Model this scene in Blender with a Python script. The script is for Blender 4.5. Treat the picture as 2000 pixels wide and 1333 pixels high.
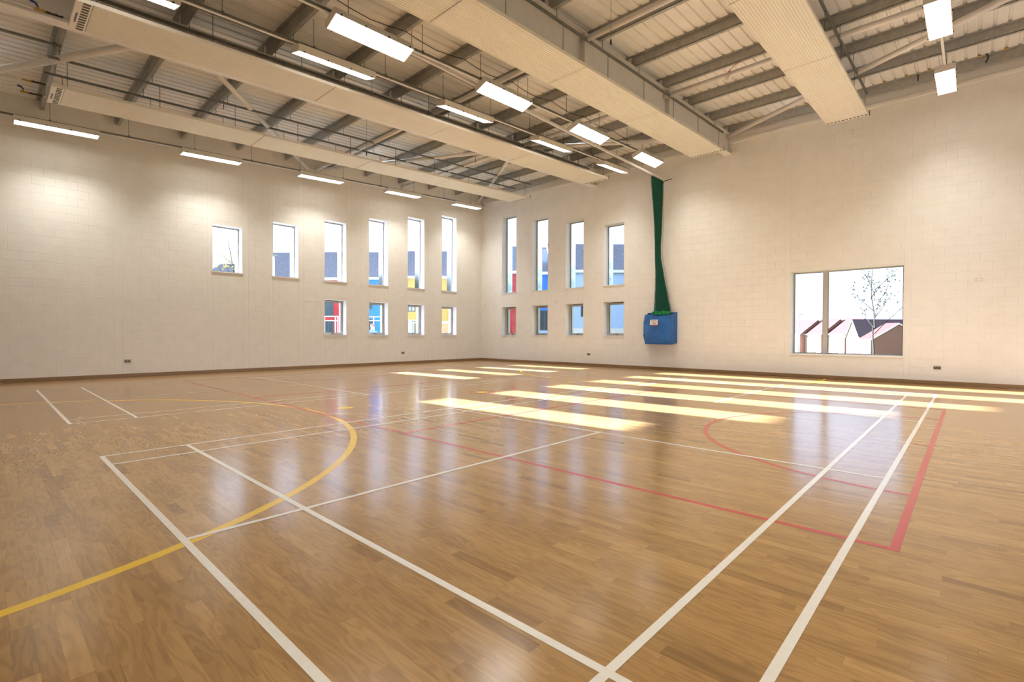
import bpy, math, random
from mathutils import Vector, Matrix

# ------------------------------------------------------------------ camera, world, sun, exposure
for o in list(bpy.data.objects):
    bpy.data.objects.remove(o, do_unlink=True)
SC = bpy.context.scene
COL = SC.collection
CAMP = Vector((6.6168, -0.8302, 1.2847))
CR = Vector((0.7326754953, 0.6805696589, 0.0033996927))
CU = Vector((-0.0115420799, 0.0074308730, 0.9999057768))
CF = Vector((-0.6804802708, 0.7326456999, -0.0132996079))
FPX = 964.665
cd = bpy.data.cameras.new('camera')
cam = bpy.data.objects.new('camera', cd)
COL.objects.link(cam)
cd.sensor_width = 36.0
cd.sensor_fit = 'HORIZONTAL'
cd.lens = FPX / 2000 * 36.0
cd.clip_start = 0.05
cd.clip_end = 1500
mw = Matrix((CR, CU, -CF)).transposed().to_4x4()
mw.translation = CAMP
cam.matrix_world = mw
SC.camera = cam

SUN_DIR = Vector((1.0, 0.045, -1 / 3.11)).normalized()      # travel direction of the sunlight
W = bpy.data.worlds.new('sky')
SC.world = W
W.use_nodes = True
nt = W.node_tree
for n in list(nt.nodes):
    nt.nodes.remove(n)
wo = nt.nodes.new('ShaderNodeOutputWorld')
bg = nt.nodes.new('ShaderNodeBackground')
sk = nt.nodes.new('ShaderNodeTexSky')
sk.sky_type = 'NISHITA'
sk.sun_disc = False
sk.sun_elevation = math.asin(-SUN_DIR.z)
sk.sun_rotation = math.atan2(-SUN_DIR.x, -SUN_DIR.y)
sk.air_density = 1.0
sk.dust_density = 2.0
sk.ozone_density = 1.0
tcw = nt.nodes.new('ShaderNodeTexCoord')
cld = nt.nodes.new('ShaderNodeTexNoise')
cld.inputs['Scale'].default_value = 2.2
cld.inputs['Detail'].default_value = 6
crp = nt.nodes.new('ShaderNodeValToRGB')
crp.color_ramp.elements[0].position = 0.30
crp.color_ramp.elements[0].color = (0.45, 0.45, 0.45, 1)
crp.color_ramp.elements[1].position = 0.60
crp.color_ramp.elements[1].color = (0.95, 0.95, 0.95, 1)
mixw = nt.nodes.new('ShaderNodeMix')
mixw.data_type = 'RGBA'
mixw.inputs[7].default_value = (7.0, 8.0, 10.6, 1)           # bright thin cloud
nt.links.new(tcw.outputs['Generated'], cld.inputs['Vector'])
nt.links.new(cld.outputs['Fac'], crp.inputs['Fac'])
nt.links.new(crp.outputs['Color'], mixw.inputs[0])
nt.links.new(sk.outputs['Color'], mixw.inputs[6])
nt.links.new(mixw.outputs[2], bg.inputs['Color'])
bg.inputs['Strength'].default_value = 0.25
nt.links.new(bg.outputs['Background'], wo.inputs['Surface'])

sd = bpy.data.lights.new('sun', 'SUN')
sd.energy = 95.0
sd.angle = math.radians(0.53)
sd.color = (0.86, 0.97, 1.22)      # daylight, cool beside the warm lamps the picture is balanced for
so = bpy.data.objects.new('sun', sd)
COL.objects.link(so)
so.location = (-60, 5, 25)
so.rotation_euler = SUN_DIR.to_track_quat('-Z', 'Y').to_euler()

LAMP_L = 5.0
LAMP_W = 42.0
LAMP_C = (1.0, 0.975, 0.915)
SC.view_settings.view_transform = 'Standard'
SC.view_settings.look = 'None'
SC.view_settings.exposure = 0.06
SC.view_settings.gamma = 1.0
SC.view_settings.use_curve_mapping = False

# ------------------------------------------------------------------ dimensions of the hall (metres)
XA, XE = -11.35, 8.68          # west wall (six tall windows), east wall
YS, YB = -2.82, 16.24          # south wall, north wall (large window)
S = 0.0515                     # roof slope, rising to the north


def zr(y, d=0.0):              # height d below the purlin undersides
    return 7.15 + S * (y - 0.28) - d


def proj(p):
    d = Vector(p) - CAMP
    w = d.dot(CF)
    return 1000 + FPX * d.dot(CR) / w, 666.5 - FPX * d.dot(CU) / w, w


def at(px, py, depth):         # point on the ray of a pixel, at a depth along the lens axis
    return CAMP + depth * (CF + CR * ((px - 1000) / FPX) + CU * ((666.5 - py) / FPX))


# ------------------------------------------------------------------ materials
def newmat(name):
    m = bpy.data.materials.new(name)
    m.use_nodes = True
    t = m.node_tree
    b = t.nodes['Principled BSDF']
    return m, t, b


def pm(name, col, rough=0.6, metal=0.0, var=0.08, scale=6.0, bump=0.0, bscale=60.0, spec=0.5, stretch=None):
    m, t, b = newmat(name)
    geo = t.nodes.new('ShaderNodeNewGeometry')
    vec = geo.outputs['Position']
    if stretch:
        mp = t.nodes.new('ShaderNodeMapping')
        mp.inputs['Scale'].default_value = stretch
        t.links.new(vec, mp.inputs['Vector'])
        vec = mp.outputs['Vector']
    nz = t.nodes.new('ShaderNodeTexNoise')
    nz.inputs['Scale'].default_value = scale
    nz.inputs['Detail'].default_value = 4
    t.links.new(vec, nz.inputs['Vector'])
    r = t.nodes.new('ShaderNodeValToRGB')
    r.color_ramp.elements[0].position = 0.3
    r.color_ramp.elements[1].position = 0.7
    r.color_ramp.elements[0].color = tuple(c * (1 - var) for c in col) + (1,)
    r.color_ramp.elements[1].color = tuple(min(1, c * (1 + var)) for c in col) + (1,)
    t.links.new(nz.outputs['Fac'], r.inputs['Fac'])
    t.links.new(r.outputs['Color'], b.inputs['Base Color'])
    b.inputs['Roughness'].default_value = rough
    b.inputs['Metallic'].default_value = metal
    b.inputs['Specular IOR Level'].default_value = spec
    if bump:
        n2 = t.nodes.new('ShaderNodeTexNoise')
        n2.inputs['Scale'].default_value = bscale
        n2.inputs['Detail'].default_value = 3
        t.links.new(vec, n2.inputs['Vector'])
        bp = t.nodes.new('ShaderNodeBump')
        bp.inputs['Strength'].default_value = bump
        bp.inputs['Distance'].default_value = 0.01
        t.links.new(n2.outputs['Fac'], bp.inputs['Height'])
        t.links.new(bp.outputs['Normal'], b.inputs['Normal'])
    return m


def wood(name, source):        # one oak strip: tone from a random value of the piece, grain along X
    m, t, b = newmat(name)
    L = t.links
    geo = t.nodes.new('ShaderNodeNewGeometry')
    if source == 'object':
        rnd = t.nodes.new('ShaderNodeObjectInfo').outputs['Random']
    else:
        rnd = geo.outputs['Random Per Island']
    mul = t.nodes.new('ShaderNodeMath')
    mul.operation = 'MULTIPLY'
    mul.inputs[1].default_value = 91.7
    L.new(rnd, mul.inputs[0])
    cmb = t.nodes.new('ShaderNodeCombineXYZ')
    L.new(mul.outputs[0], cmb.inputs[0])
    L.new(mul.outputs[0], cmb.inputs[1])
    L.new(mul.outputs[0], cmb.inputs[2])
    add = t.nodes.new('ShaderNodeVectorMath')
    add.operation = 'ADD'
    L.new(geo.outputs['Position'], add.inputs[0])
    L.new(cmb.outputs[0], add.inputs[1])
    mp = t.nodes.new('ShaderNodeMapping')
    mp.inputs['Scale'].default_value = (1.5, 9.0, 5.0)
    L.new(add.outputs[0], mp.inputs['Vector'])
    n0 = t.nodes.new('ShaderNodeTexNoise')
    n0.inputs['Scale'].default_value = 1.0
    n0.inputs['Detail'].default_value = 2.5
    n0.inputs['Distortion'].default_value = 0.35
    L.new(mp.outputs[0], n0.inputs['Vector'])
    ms = t.nodes.new('ShaderNodeMath')
    ms.operation = 'MULTIPLY'
    ms.inputs[1].default_value = 52.0
    L.new(n0.outputs['Fac'], ms.inputs[0])
    wv = t.nodes.new('ShaderNodeMath')
    wv.operation = 'SINE'
    L.new(ms.outputs[0], wv.inputs[0])
    mp2 = t.nodes.new('ShaderNodeMapping')
    mp2.inputs['Scale'].default_value = (7.0, 130.0, 9.0)
    L.new(add.outputs[0], mp2.inputs['Vector'])
    nz = t.nodes.new('ShaderNodeTexNoise')
    nz.inputs['Scale'].default_value = 1.0
    nz.inputs['Detail'].default_value = 3
    L.new(mp2.outputs[0], nz.inputs['Vector'])
    ramp = t.nodes.new('ShaderNodeValToRGB')
    cr = ramp.color_ramp
    cr.elements[0].position = 0.0
    cr.elements[0].color = (0.250, 0.138, 0.049, 1)
    cr.elements[1].position = 1.0
    cr.elements[1].color = (0.440, 0.257, 0.094, 1)
    for p, c in ((0.06, (0.322, 0.181, 0.064)), (0.3, (0.352, 0.199, 0.070)), (0.75, (0.382, 0.218, 0.077)), (0.93, (0.405, 0.233, 0.083))):
        e = cr.elements.new(p)
        e.color = c + (1,)
    L.new(rnd, ramp.inputs['Fac'])
    g1 = t.nodes.new('ShaderNodeMapRange')
    g1.inputs['From Min'].default_value = -1.0
    g1.inputs['From Max'].default_value = 0.6
    g1.inputs['To Min'].default_value = 0.86
    g1.inputs['To Max'].default_value = 1.03
    L.new(wv.outputs[0], g1.inputs['Value'])
    g2 = t.nodes.new('ShaderNodeMapRange')
    g2.inputs['From Min'].default_value = 0.3
    g2.inputs['From Max'].default_value = 0.7
    g2.inputs['To Min'].default_value = 0.93
    g2.inputs['To Max'].default_value = 1.06
    L.new(nz.outputs['Fac'], g2.inputs['Value'])
    gm = t.nodes.new('ShaderNodeMath')
    gm.operation = 'MULTIPLY'
    L.new(g1.outputs[0], gm.inputs[0])
    L.new(g2.outputs[0], gm.inputs[1])
    vm = t.nodes.new('ShaderNodeVectorMath')
    vm.operation = 'SCALE'
    L.new(ramp.outputs['Color'], vm.inputs[0])
    L.new(gm.outputs[0], vm.inputs['Scale'])
    L.new(vm.outputs[0], b.inputs['Base Color'])
    b.inputs['Roughness'].default_value = 0.18
    b.inputs['Specular IOR Level'].default_value = 0.6
    return m


def emit(name, col, strength):
    m = bpy.data.materials.new(name)
    m.use_nodes = True
    t = m.node_tree
    for n in list(t.nodes):
        t.nodes.remove(n)
    o = t.nodes.new('ShaderNodeOutputMaterial')
    e = t.nodes.new('ShaderNodeEmission')
    e.inputs['Color'].default_value = col + (1,)
    e.inputs['Strength'].default_value = strength
    t.links.new(e.outputs[0], o.inputs['Surface'])
    return m


def glass(name, tint=(0.97, 0.985, 1.0)):      # thin pane: transparent with a fresnel sheen
    m = bpy.data.materials.new(name)
    m.use_nodes = True
    t = m.node_tree
    for n in list(t.nodes):
        t.nodes.remove(n)
    o = t.nodes.new('ShaderNodeOutputMaterial')
    tr = t.nodes.new('ShaderNodeBsdfTransparent')
    tr.inputs['Color'].default_value = tint + (1,)
    gl = t.nodes.new('ShaderNodeBsdfGlossy')
    gl.inputs['Roughness'].default_value = 0.02
    fr = t.nodes.new('ShaderNodeFresnel')
    fr.inputs['IOR'].default_value = 1.25
    mx = t.nodes.new('ShaderNodeMixShader')
    t.links.new(fr.outputs[0], mx.inputs[0])
    t.links.new(tr.outputs[0], mx.inputs[1])
    t.links.new(gl.outputs[0], mx.inputs[2])
    t.links.new(mx.outputs[0], o.inputs['Surface'])
    return m


M = {}
M['paint'] = pm('cream_block_paint', (0.84, 0.81, 0.755), 0.55, var=0.025, scale=3.0, bump=0.25, bscale=90)
M['lining'] = pm('white_gloss_lining', (0.84, 0.83, 0.82), 0.4, var=0.02)
M['alu'] = pm('grey_powder_coated_frame', (0.50, 0.48, 0.45), 0.4, var=0.04)
M['alu_dark'] = pm('dark_frame_gasket', (0.06, 0.065, 0.07), 0.5, var=0.1)
M['mirror'] = pm('polished_aluminium_reveal', (0.72, 0.80, 0.88), 0.08, metal=1.0, var=0.03, scale=2)
M['glass'] = glass('window_glass')
M['wood_obj'] = wood('oak_strip_single', 'object')
M['wood_isl'] = wood('oak_strip_many', 'island')
M['skirt'] = pm('oak_skirting', (0.26, 0.155, 0.07), 0.35, var=0.18, scale=3, stretch=(3, 3, 40))
M['subfloor'] = pm('subfloor', (0.10, 0.06, 0.03), 0.8)
M['l_white'] = pm('white_court_paint', (0.72, 0.68, 0.60), 0.27, var=0.03, scale=20, bump=0.0)
M['l_red'] = pm('red_court_paint', (0.46, 0.060, 0.050), 0.27, var=0.05, scale=20, bump=0.0)
M['l_yellow'] = pm('yellow_court_paint', (0.72, 0.46, 0.012), 0.27, var=0.04, scale=20, bump=0.0)
M['deck'] = pm('pale_roof_decking', (0.82, 0.805, 0.77), 0.5, var=0.05, scale=1.5)
M['galv'] = pm('galvanised_steel', (0.40, 0.395, 0.375), 0.5, metal=0.3, var=0.12, scale=10)
M['rail'] = pm('dull_galvanised_rail', (0.20, 0.20, 0.185), 0.5, metal=0.35, var=0.12, scale=14)
M['rod'] = pm('zinc_rod', (0.16, 0.155, 0.145), 0.45, metal=0.4, var=0.1)
M['white_steel'] = pm('white_painted_steel', (0.80, 0.77, 0.74), 0.4, var=0.03)
M['panel'] = pm('cream_enamelled_panel', (0.84, 0.805, 0.715), 0.42, var=0.02, scale=2)
M['slot'] = pm('grille_slot', (0.13, 0.12, 0.10), 0.8)
M['lampbody'] = pm('white_luminaire_body', (0.74, 0.70, 0.63), 0.4, var=0.02)
M['black'] = pm('black_plastic', (0.015, 0.015, 0.015), 0.45)
M['diff'] = emit('lit_diffuser', LAMP_C, LAMP_L * 0.9)
M['tube_lit'] = emit('lit_tube', (1.0, 0.93, 0.82), LAMP_L * 1.5)
M['net'] = pm('green_netting', (0.0, 0.10, 0.062), 0.7, var=0.3, scale=25)
M['net_core'] = pm('dark_green_bunched_netting', (0.0, 0.075, 0.045), 0.85, var=0.35, scale=18, stretch=(8, 8, 0.6))
M['green_tape'] = pm('green_webbing', (0.0, 0.20, 0.055), 0.6, var=0.2, scale=20)
M['blue_pvc'] = pm('blue_pvc_sheet', (0.022, 0.135, 0.43), 0.34, var=0.12, scale=5, bump=0.5, bscale=9)
M['label'] = pm('white_label', (0.75, 0.68, 0.64), 0.5)
M['print_grey'] = pm('grey_print', (0.20, 0.18, 0.25), 0.6)
M['print_red'] = pm('red_print', (0.45, 0.10, 0.12), 0.6)
M['print_blue'] = pm('blue_print', (0.08, 0.10, 0.35), 0.6)
M['rope'] = pm('pale_rope', (0.55, 0.50, 0.38), 0.8)
M['socket'] = pm('brushed_steel_plate', (0.30, 0.27, 0.22), 0.35, metal=0.7, var=0.1, scale=30)
M['plate'] = pm('white_wall_plate', (0.70, 0.65, 0.57), 0.45)
M['brass'] = pm('brass_valve', (0.42, 0.26, 0.06), 0.35, metal=0.8)
M['hose'] = pm('black_braided_hose', (0.03, 0.022, 0.016), 0.7, var=0.4, scale=60)
M['lever'] = pm('blue_lever', (0.015, 0.03, 0.20), 0.45)
M['pipe'] = pm('white_pipe', (0.66, 0.60, 0.50), 0.4)
M['foam'] = pm('yellow_foam', (0.55, 0.38, 0.10), 0.8)
M['red'] = pm('red_tag', (0.35, 0.01, 0.01), 0.5)
# outdoors
M['grass'] = pm('rough_grass', (0.13, 0.15, 0.06), 0.9, spec=0.05, var=0.5, scale=0.6)
M['asphalt'] = pm('grey_paving', (0.24, 0.23, 0.22), 0.85, var=0.2)
M['slate'] = pm('grey_slate_roof', (0.17, 0.185, 0.22), 0.7, spec=0.06, var=0.18, scale=5)
M['slate_d'] = pm('dark_slate_roof', (0.095, 0.07, 0.085), 0.7, spec=0.06, var=0.2, scale=5)
M['tile'] = pm('red_clay_tile_roof', (0.088, 0.034, 0.028), 0.75, spec=0.06, var=0.15, scale=5)
M['brick'] = pm('buff_brick', (0.42, 0.32, 0.24), 0.85, spec=0.06, var=0.15, scale=12)
M['brick_b'] = pm('brown_brick', (0.23, 0.12, 0.10), 0.85, spec=0.06, var=0.2, scale=12)
M['brick_o'] = pm('orange_brick', (0.42, 0.16, 0.09), 0.85, spec=0.06, var=0.15, scale=12)
M['r_red'] = pm('red_cladding', (0.36, 0.045, 0.05), 0.6, spec=0.06, var=0.1)
M['r_blue'] = pm('blue_cladding', (0.05, 0.20, 0.66), 0.6, spec=0.06, var=0.08)
M['r_yellow'] = pm('yellow_cladding', (0.46, 0.35, 0.11), 0.6, spec=0.06, var=0.06)
M['r_pale'] = pm('pale_blue_render', (0.42, 0.56, 0.83), 0.7, spec=0.06, var=0.04)
M['r_white'] = pm('white_render', (0.75, 0.74, 0.72), 0.7, spec=0.06, var=0.04)
M['fascia'] = pm('white_fascia', (0.78, 0.78, 0.78), 0.5)
M['wpane'] = pm('dark_house_pane', (0.035, 0.06, 0.075), 0.12, var=0.3, scale=0.8)
M['bark'] = pm('grey_bark', (0.06, 0.052, 0.04), 0.9, spec=0.05, var=0.3, scale=15)
M['leaf'] = pm('olive_leaf', (0.055, 0.065, 0.02), 0.7, var=0.5, scale=8)
M['leaf_d'] = pm('dark_leaf', (0.028, 0.042, 0.020), 0.8, var=0.5, scale=6)
M['leaf_y'] = pm('yellow_leaf', (0.62, 0.47, 0.04), 0.7, var=0.3, scale=8)
M['rail_w'] = pm('white_handrail', (0.45, 0.45, 0.45), 0.4)
M['skin'] = pm('skin', (0.60, 0.28, 0.16), 0.6)
M['cloth_b'] = pm('blue_jacket', (0.02, 0.07, 0.32), 0.8)
M['cloth_d'] = pm('dark_trousers', (0.03, 0.03, 0.04), 0.8)
M['hair'] = pm('brown_hair', (0.10, 0.05, 0.025), 0.7)


# ------------------------------------------------------------------ mesh building
class MB:
    def __init__(s):
        s.v = []
        s.f = []

    def add(s, vs, fs):
        o = len(s.v)
        s.v += [tuple(v) for v in vs]
        s.f += [tuple(i + o for i in f) for f in fs]
        return s

    def box(s, x0, x1, y0, y1, z0, z1):
        return s.add([(x0, y0, z0), (x1, y0, z0), (x1, y1, z0), (x0, y1, z0), (x0, y0, z1), (x1, y0, z1), (x1, y1, z1), (x0, y1, z1)],
                     [(0, 3, 2, 1), (4, 5, 6, 7), (0, 1, 5, 4), (1, 2, 6, 5), (2, 3, 7, 6), (3, 0, 4, 7)])

    def hexa(s, p):            # eight corners, bottom four then top four
        return s.add(p, [(0, 3, 2, 1), (4, 5, 6, 7), (0, 1, 5, 4), (1, 2, 6, 5), (2, 3, 7, 6), (3, 0, 4, 7)])

    def beam(s, x0, x1, y0, y1, d0, d1):      # box that follows the roof slope: d1 < d0 (d below the purlins)
        return s.hexa([(x0, y0, zr(y0, d0)), (x1, y0, zr(y0, d0)), (x1, y1, zr(y1, d0)), (x0, y1, zr(y1, d0)),
                       (x0, y0, zr(y0, d1)), (x1, y0, zr(y0, d1)), (x1, y1, zr(y1, d1)), (x0, y1, zr(y1, d1))])

    def tube(s, p0, p1, r0, r1=None, n=8, cap=True):
        r1 = r0 if r1 is None else r1
        p0 = Vector(p0)
        p1 = Vector(p1)
        a = (p1 - p0).normalized()
        b = a.orthogonal().normalized()
        c = a.cross(b)
        vs = []
        for p, r in ((p0, r0), (p1, r1)):
            for i in range(n):
                t = 2 * math.pi * i / n
                vs.append(p + (b * math.cos(t) + c * math.sin(t)) * r)
        fs = [(i, (i + 1) % n, n + (i + 1) % n, n + i) for i in range(n)]
        if cap:
            fs += [tuple(range(n - 1, -1, -1)), tuple(range(n, 2 * n))]
        return s.add(vs, fs)

    def path(s, pts, rs, n=6):
        for i in range(len(pts) - 1):
            s.tube(pts[i], pts[i + 1], rs[i], rs[i + 1], n)
        return s

    def extr(s, prof, y0, y1, fz=None):       # profile (x, z) swept along Y
        n = len(prof)
        vs = [(x, y0, z + (fz(y0) if fz else 0)) for x, z in prof] + [(x, y1, z + (fz(y1) if fz else 0)) for x, z in prof]
        fs = [(i, (i + 1) % n, n + (i + 1) % n, n + i) for i in range(n)]
        fs += [tuple(range(n - 1, -1, -1)), tuple(range(n, 2 * n))]
        return s.add(vs, fs)

    def mesh(s, name, mat, org=(0, 0, 0), smooth=False):
        me = bpy.data.meshes.new(name)
        ox, oy, oz = org
        me.from_pydata([(x - ox, y - oy, z - oz) for x, y, z in s.v], [], s.f)
        for m in (mat if isinstance(mat, (list, tuple)) else [mat]):
            me.materials.append(M[m] if isinstance(m, str) else m)
        if smooth:
            for p in me.polygons:
                p.use_smooth = True
        me.update()
        return me


def obj(name, data, parent=None, loc=(0, 0, 0)):
    o = bpy.data.objects.new(name, data)
    COL.objects.link(o)
    o.location = loc
    if parent:
        o.parent = parent
    return o


def part(name, mb, mat, parent, smooth=False):     # mb in the parent's local space
    return obj(name, mb.mesh(name, mat, smooth=smooth), parent)


def wpart(name, mb, mat, parent, smooth=False):    # mb in world space, parent an unrotated object
    org = Vector((0, 0, 0))
    p = parent
    while p:
        org += p.location
        p = p.parent
    return obj(name, mb.mesh(name, mat, org, smooth), parent)


def tag(o, label, cat, group=None, kind=None):
    o['label'] = label
    o['category'] = cat
    if group:
        o['group'] = group
    if kind:
        o['kind'] = kind
    return o


def thing(name, loc, label, cat, group=None, kind=None):
    return tag(obj(name, None, None, loc), label, cat, group, kind)


def single(name, mb, mat, org, label, cat, group=None, kind=None, smooth=False):
    return tag(obj(name, mb.mesh(name, mat, org, smooth), None, org), label, cat, group, kind)


ORD = ['first', 'second', 'third', 'fourth', 'fifth', 'sixth', 'seventh', 'eighth', 'ninth', 'tenth', 'eleventh', 'twelfth']
RNG = random.Random(7)

# ------------------------------------------------------------------ floor of oak strips
fl = MB().box(XA - 0.5, XE + 0.5, YS - 0.5, YB + 0.5, -0.30, -0.012)
floor = single('floor', fl, 'subfloor', (XA, YS, -0.012), 'polished oak strip sports hall floor with painted court lines', 'floor', kind='structure')
SW = 0.0712
LENS = (0.30, 0.38, 0.46, 0.54, 0.62, 0.74)


def strip_geo(x0, x1, y0, y1):
    g = 0.00015
    x0 += g
    x1 -= g
    y0 += g
    y1 -= g
    return ([(x0, y0, 0), (x1, y0, 0), (x1, y1, 0), (x0, y1, 0), (x0, y0, -0.012), (x1, y0, -0.012), (x1, y1, -0.012), (x0, y1, -0.012)],
            [(0, 1, 2, 3), (4, 5, 1, 0), (5, 6, 2, 1), (6, 7, 3, 2), (7, 4, 0, 3)])


strips = []
row = 0
y = YS
while y < YB - 0.01:
    y1 = min(y + SW, YB)
    x = XA - RNG.random() * 0.5
    while x < XE:
        L = RNG.choice(LENS)
        a, b = max(x, XA), min(x + L, XE)
        if b - a > 0.03:
            strips.append((a, b, y, y1))
        x += L
    y = y1


def view_size(c, area, n):
    X, Y, w = proj(c)
    if w < 0.2 or X < 5 or X > 1995 or Y < 5 or Y > 1328:
        return 0
    d = Vector(c) - CAMP
    return area * abs(d.normalized().dot(Vector(n))) / d.length_squared


sz = sorted(range(len(strips)), key=lambda i: -view_size(((strips[i][0] + strips[i][1]) / 2, (strips[i][2] + strips[i][3]) / 2, 0), (strips[i][1] - strips[i][0]) * SW, (0, 0, 1)))
near = set(sz[:300])
cache = {}
rest = MB()
for i, (a, b, c, d) in enumerate(strips):
    if i in near:
        key = (round(b - a, 3), round(d - c, 3))
        if key not in cache:
            mb = MB().add(*strip_geo(-(b - a) / 2, (b - a) / 2, -(d - c) / 2, (d - c) / 2))
            cache[key] = mb.mesh('floor_strip', 'wood_obj')
        obj('floor_strip', cache[key], floor, (Vector(((a + b) / 2, (c + d) / 2, 0)) - floor.location))
    else:
        rest.add(*strip_geo(a, b, c, d))
rs = wpart('floor_strips', rest, 'wood_isl', floor)
rs['kind'] = 'stuff'

# ---- painted court lines
LZ = {'l_yellow': 0.0005, 'l_red': 0.0009, 'l_white': 0.0015}


def line(x0, x1, y0, y1, m):
    z = LZ[m] + (0.0003 if y1 - y0 > x1 - x0 else 0.0)
    wpart('court_line', MB().add([(x0, y0, z), (x1, y0, z), (x1, y1, z), (x0, y1, z)], [(0, 1, 2, 3)]), m, floor)


def arc(cx, cy, r, w, a0, a1, m, n=64):
    z = LZ[m]
    vs = []
    for i in range(n + 1):
        t = math.radians(a0 + (a1 - a0) * i / n)
        for q in (r - w / 2, r + w / 2):
            vs.append((cx + q * math.cos(t), cy + q * math.sin(t), z))
    wpart('court_line', MB().add(vs, [(2 * i, 2 * i + 1, 2 * i + 3, 2 * i + 2) for i in range(n)]), m, floor)


def disc(cx, cy, r, m, dz=0.0):
    z = LZ[m] + dz
    n = 28
    wpart('court_spot', MB().add([(cx + r * math.cos(2 * math.pi * i / n), cy + r * math.sin(2 * math.pi * i / n), z) for i in range(n)], [tuple(range(n))]), m, floor)


lw = 0.042
for x0 in (0.0, -8.73):
    for dx in (0.0, 0.46, 6.1 - 0.46 - lw, 6.1 - lw):
        line(x0 + dx, x0 + dx + lw, 0, 13.4, 'l_white')
    for yy in (0.0, 0.76, 4.68, 8.68, 12.60, 13.36):
        line(x0, x0 + 6.1, yy, yy + lw, 'l_white')
    line(x0 + 3.05 - lw / 2, x0 + 3.05 + lw / 2, 0, 4.68, 'l_white')
    line(x0 + 3.05 - lw / 2, x0 + 3.05 + lw / 2, 8.72, 13.4, 'l_white')
line(5.98, 6.06, 6.67, 6.71, 'l_white')
rw = 0.05
line(-8.96, 6.32, 2.87, 2.87 + rw, 'l_red')
line(-8.96, 6.32, 10.50, 10.55, 'l_red')
for xx in (-8.96, -3.89, 1.22, 6.27):
    line(xx, xx + rw, 2.87, 10.55, 'l_red')
line(6.13, 6.27, 6.66, 6.70, 'l_red')
arc(6.30, 6.71, 2.46, rw, 90, 270, 'l_red')
arc(-8.94, 6.71, 2.46, rw, -90, 90, 'l_red')
arc(-1.32, 6.74, 0.29, 0.04, 0, 360, 'l_red', 40)
arc(-1.35, -1.95, 4.88, 0.075, -10, 190, 'l_yellow', 120)
arc(-1.35, 15.37, 4.88, 0.075, 170, 370, 'l_yellow', 120)
for yy in (3.47, 6.74, 10.05):
    disc(-1.32, yy, 0.13, 'l_yellow', 0.0004)

# ------------------------------------------------------------------ walls of painted blockwork
WT = 0.55
up_w = [(4.28 + 1.887 * i, 4.28 + 1.887 * i + 0.91, 3.30, 4.84 + 0.392 * i) for i in range(6)]
lo_w = [(4.28 + 1.887 * i, 4.28 + 1.887 * i + 0.91, 1.24, 2.60) for i in range(2, 6)]
up_n = [(-9.91 + 1.893 * i, -9.91 + 1.893 * i + 0.94, 3.25, h) for i, h in enumerate((6.91, 6.51, 6.11, 5.69))]
lo_n = [(-9.91 + 1.893 * i, -9.91 + 1.893 * i + 0.94, 1.24, 2.60) for i in range(4)]
big = (2.51, 5.28, 0.71, 3.25)


def backing(opens, u0, u1, topf, toP, name, org, label):
    mb = MB()
    us = sorted({u0, u1} | {o[0] for o in opens} | {o[1] for o in opens})
    for a, b in zip(us[:-1], us[1:]):
        cov = sorted((o[2], o[3]) for o in opens if o[0] <= a + 1e-6 and o[1] >= b - 1e-6)
        z = -0.02
        segs = []
        for c, d in cov:
            segs.append((z, c))
            z = d
        segs.append((z, None))
        for c, d in segs:
            ta, tb = (d, d) if d is not None else (topf(a), topf(b))
            p = [toP(a, c, 0.0038), toP(b, c, 0.0038), toP(b, c, WT), toP(a, c, WT), toP(a, ta, 0.0038), toP(b, tb, 0.0038), toP(b, tb, WT), toP(a, ta, WT)]
            mb.hexa(p)
    return single(name, mb, 'paint', org, label, 'wall', kind='structure')


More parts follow.
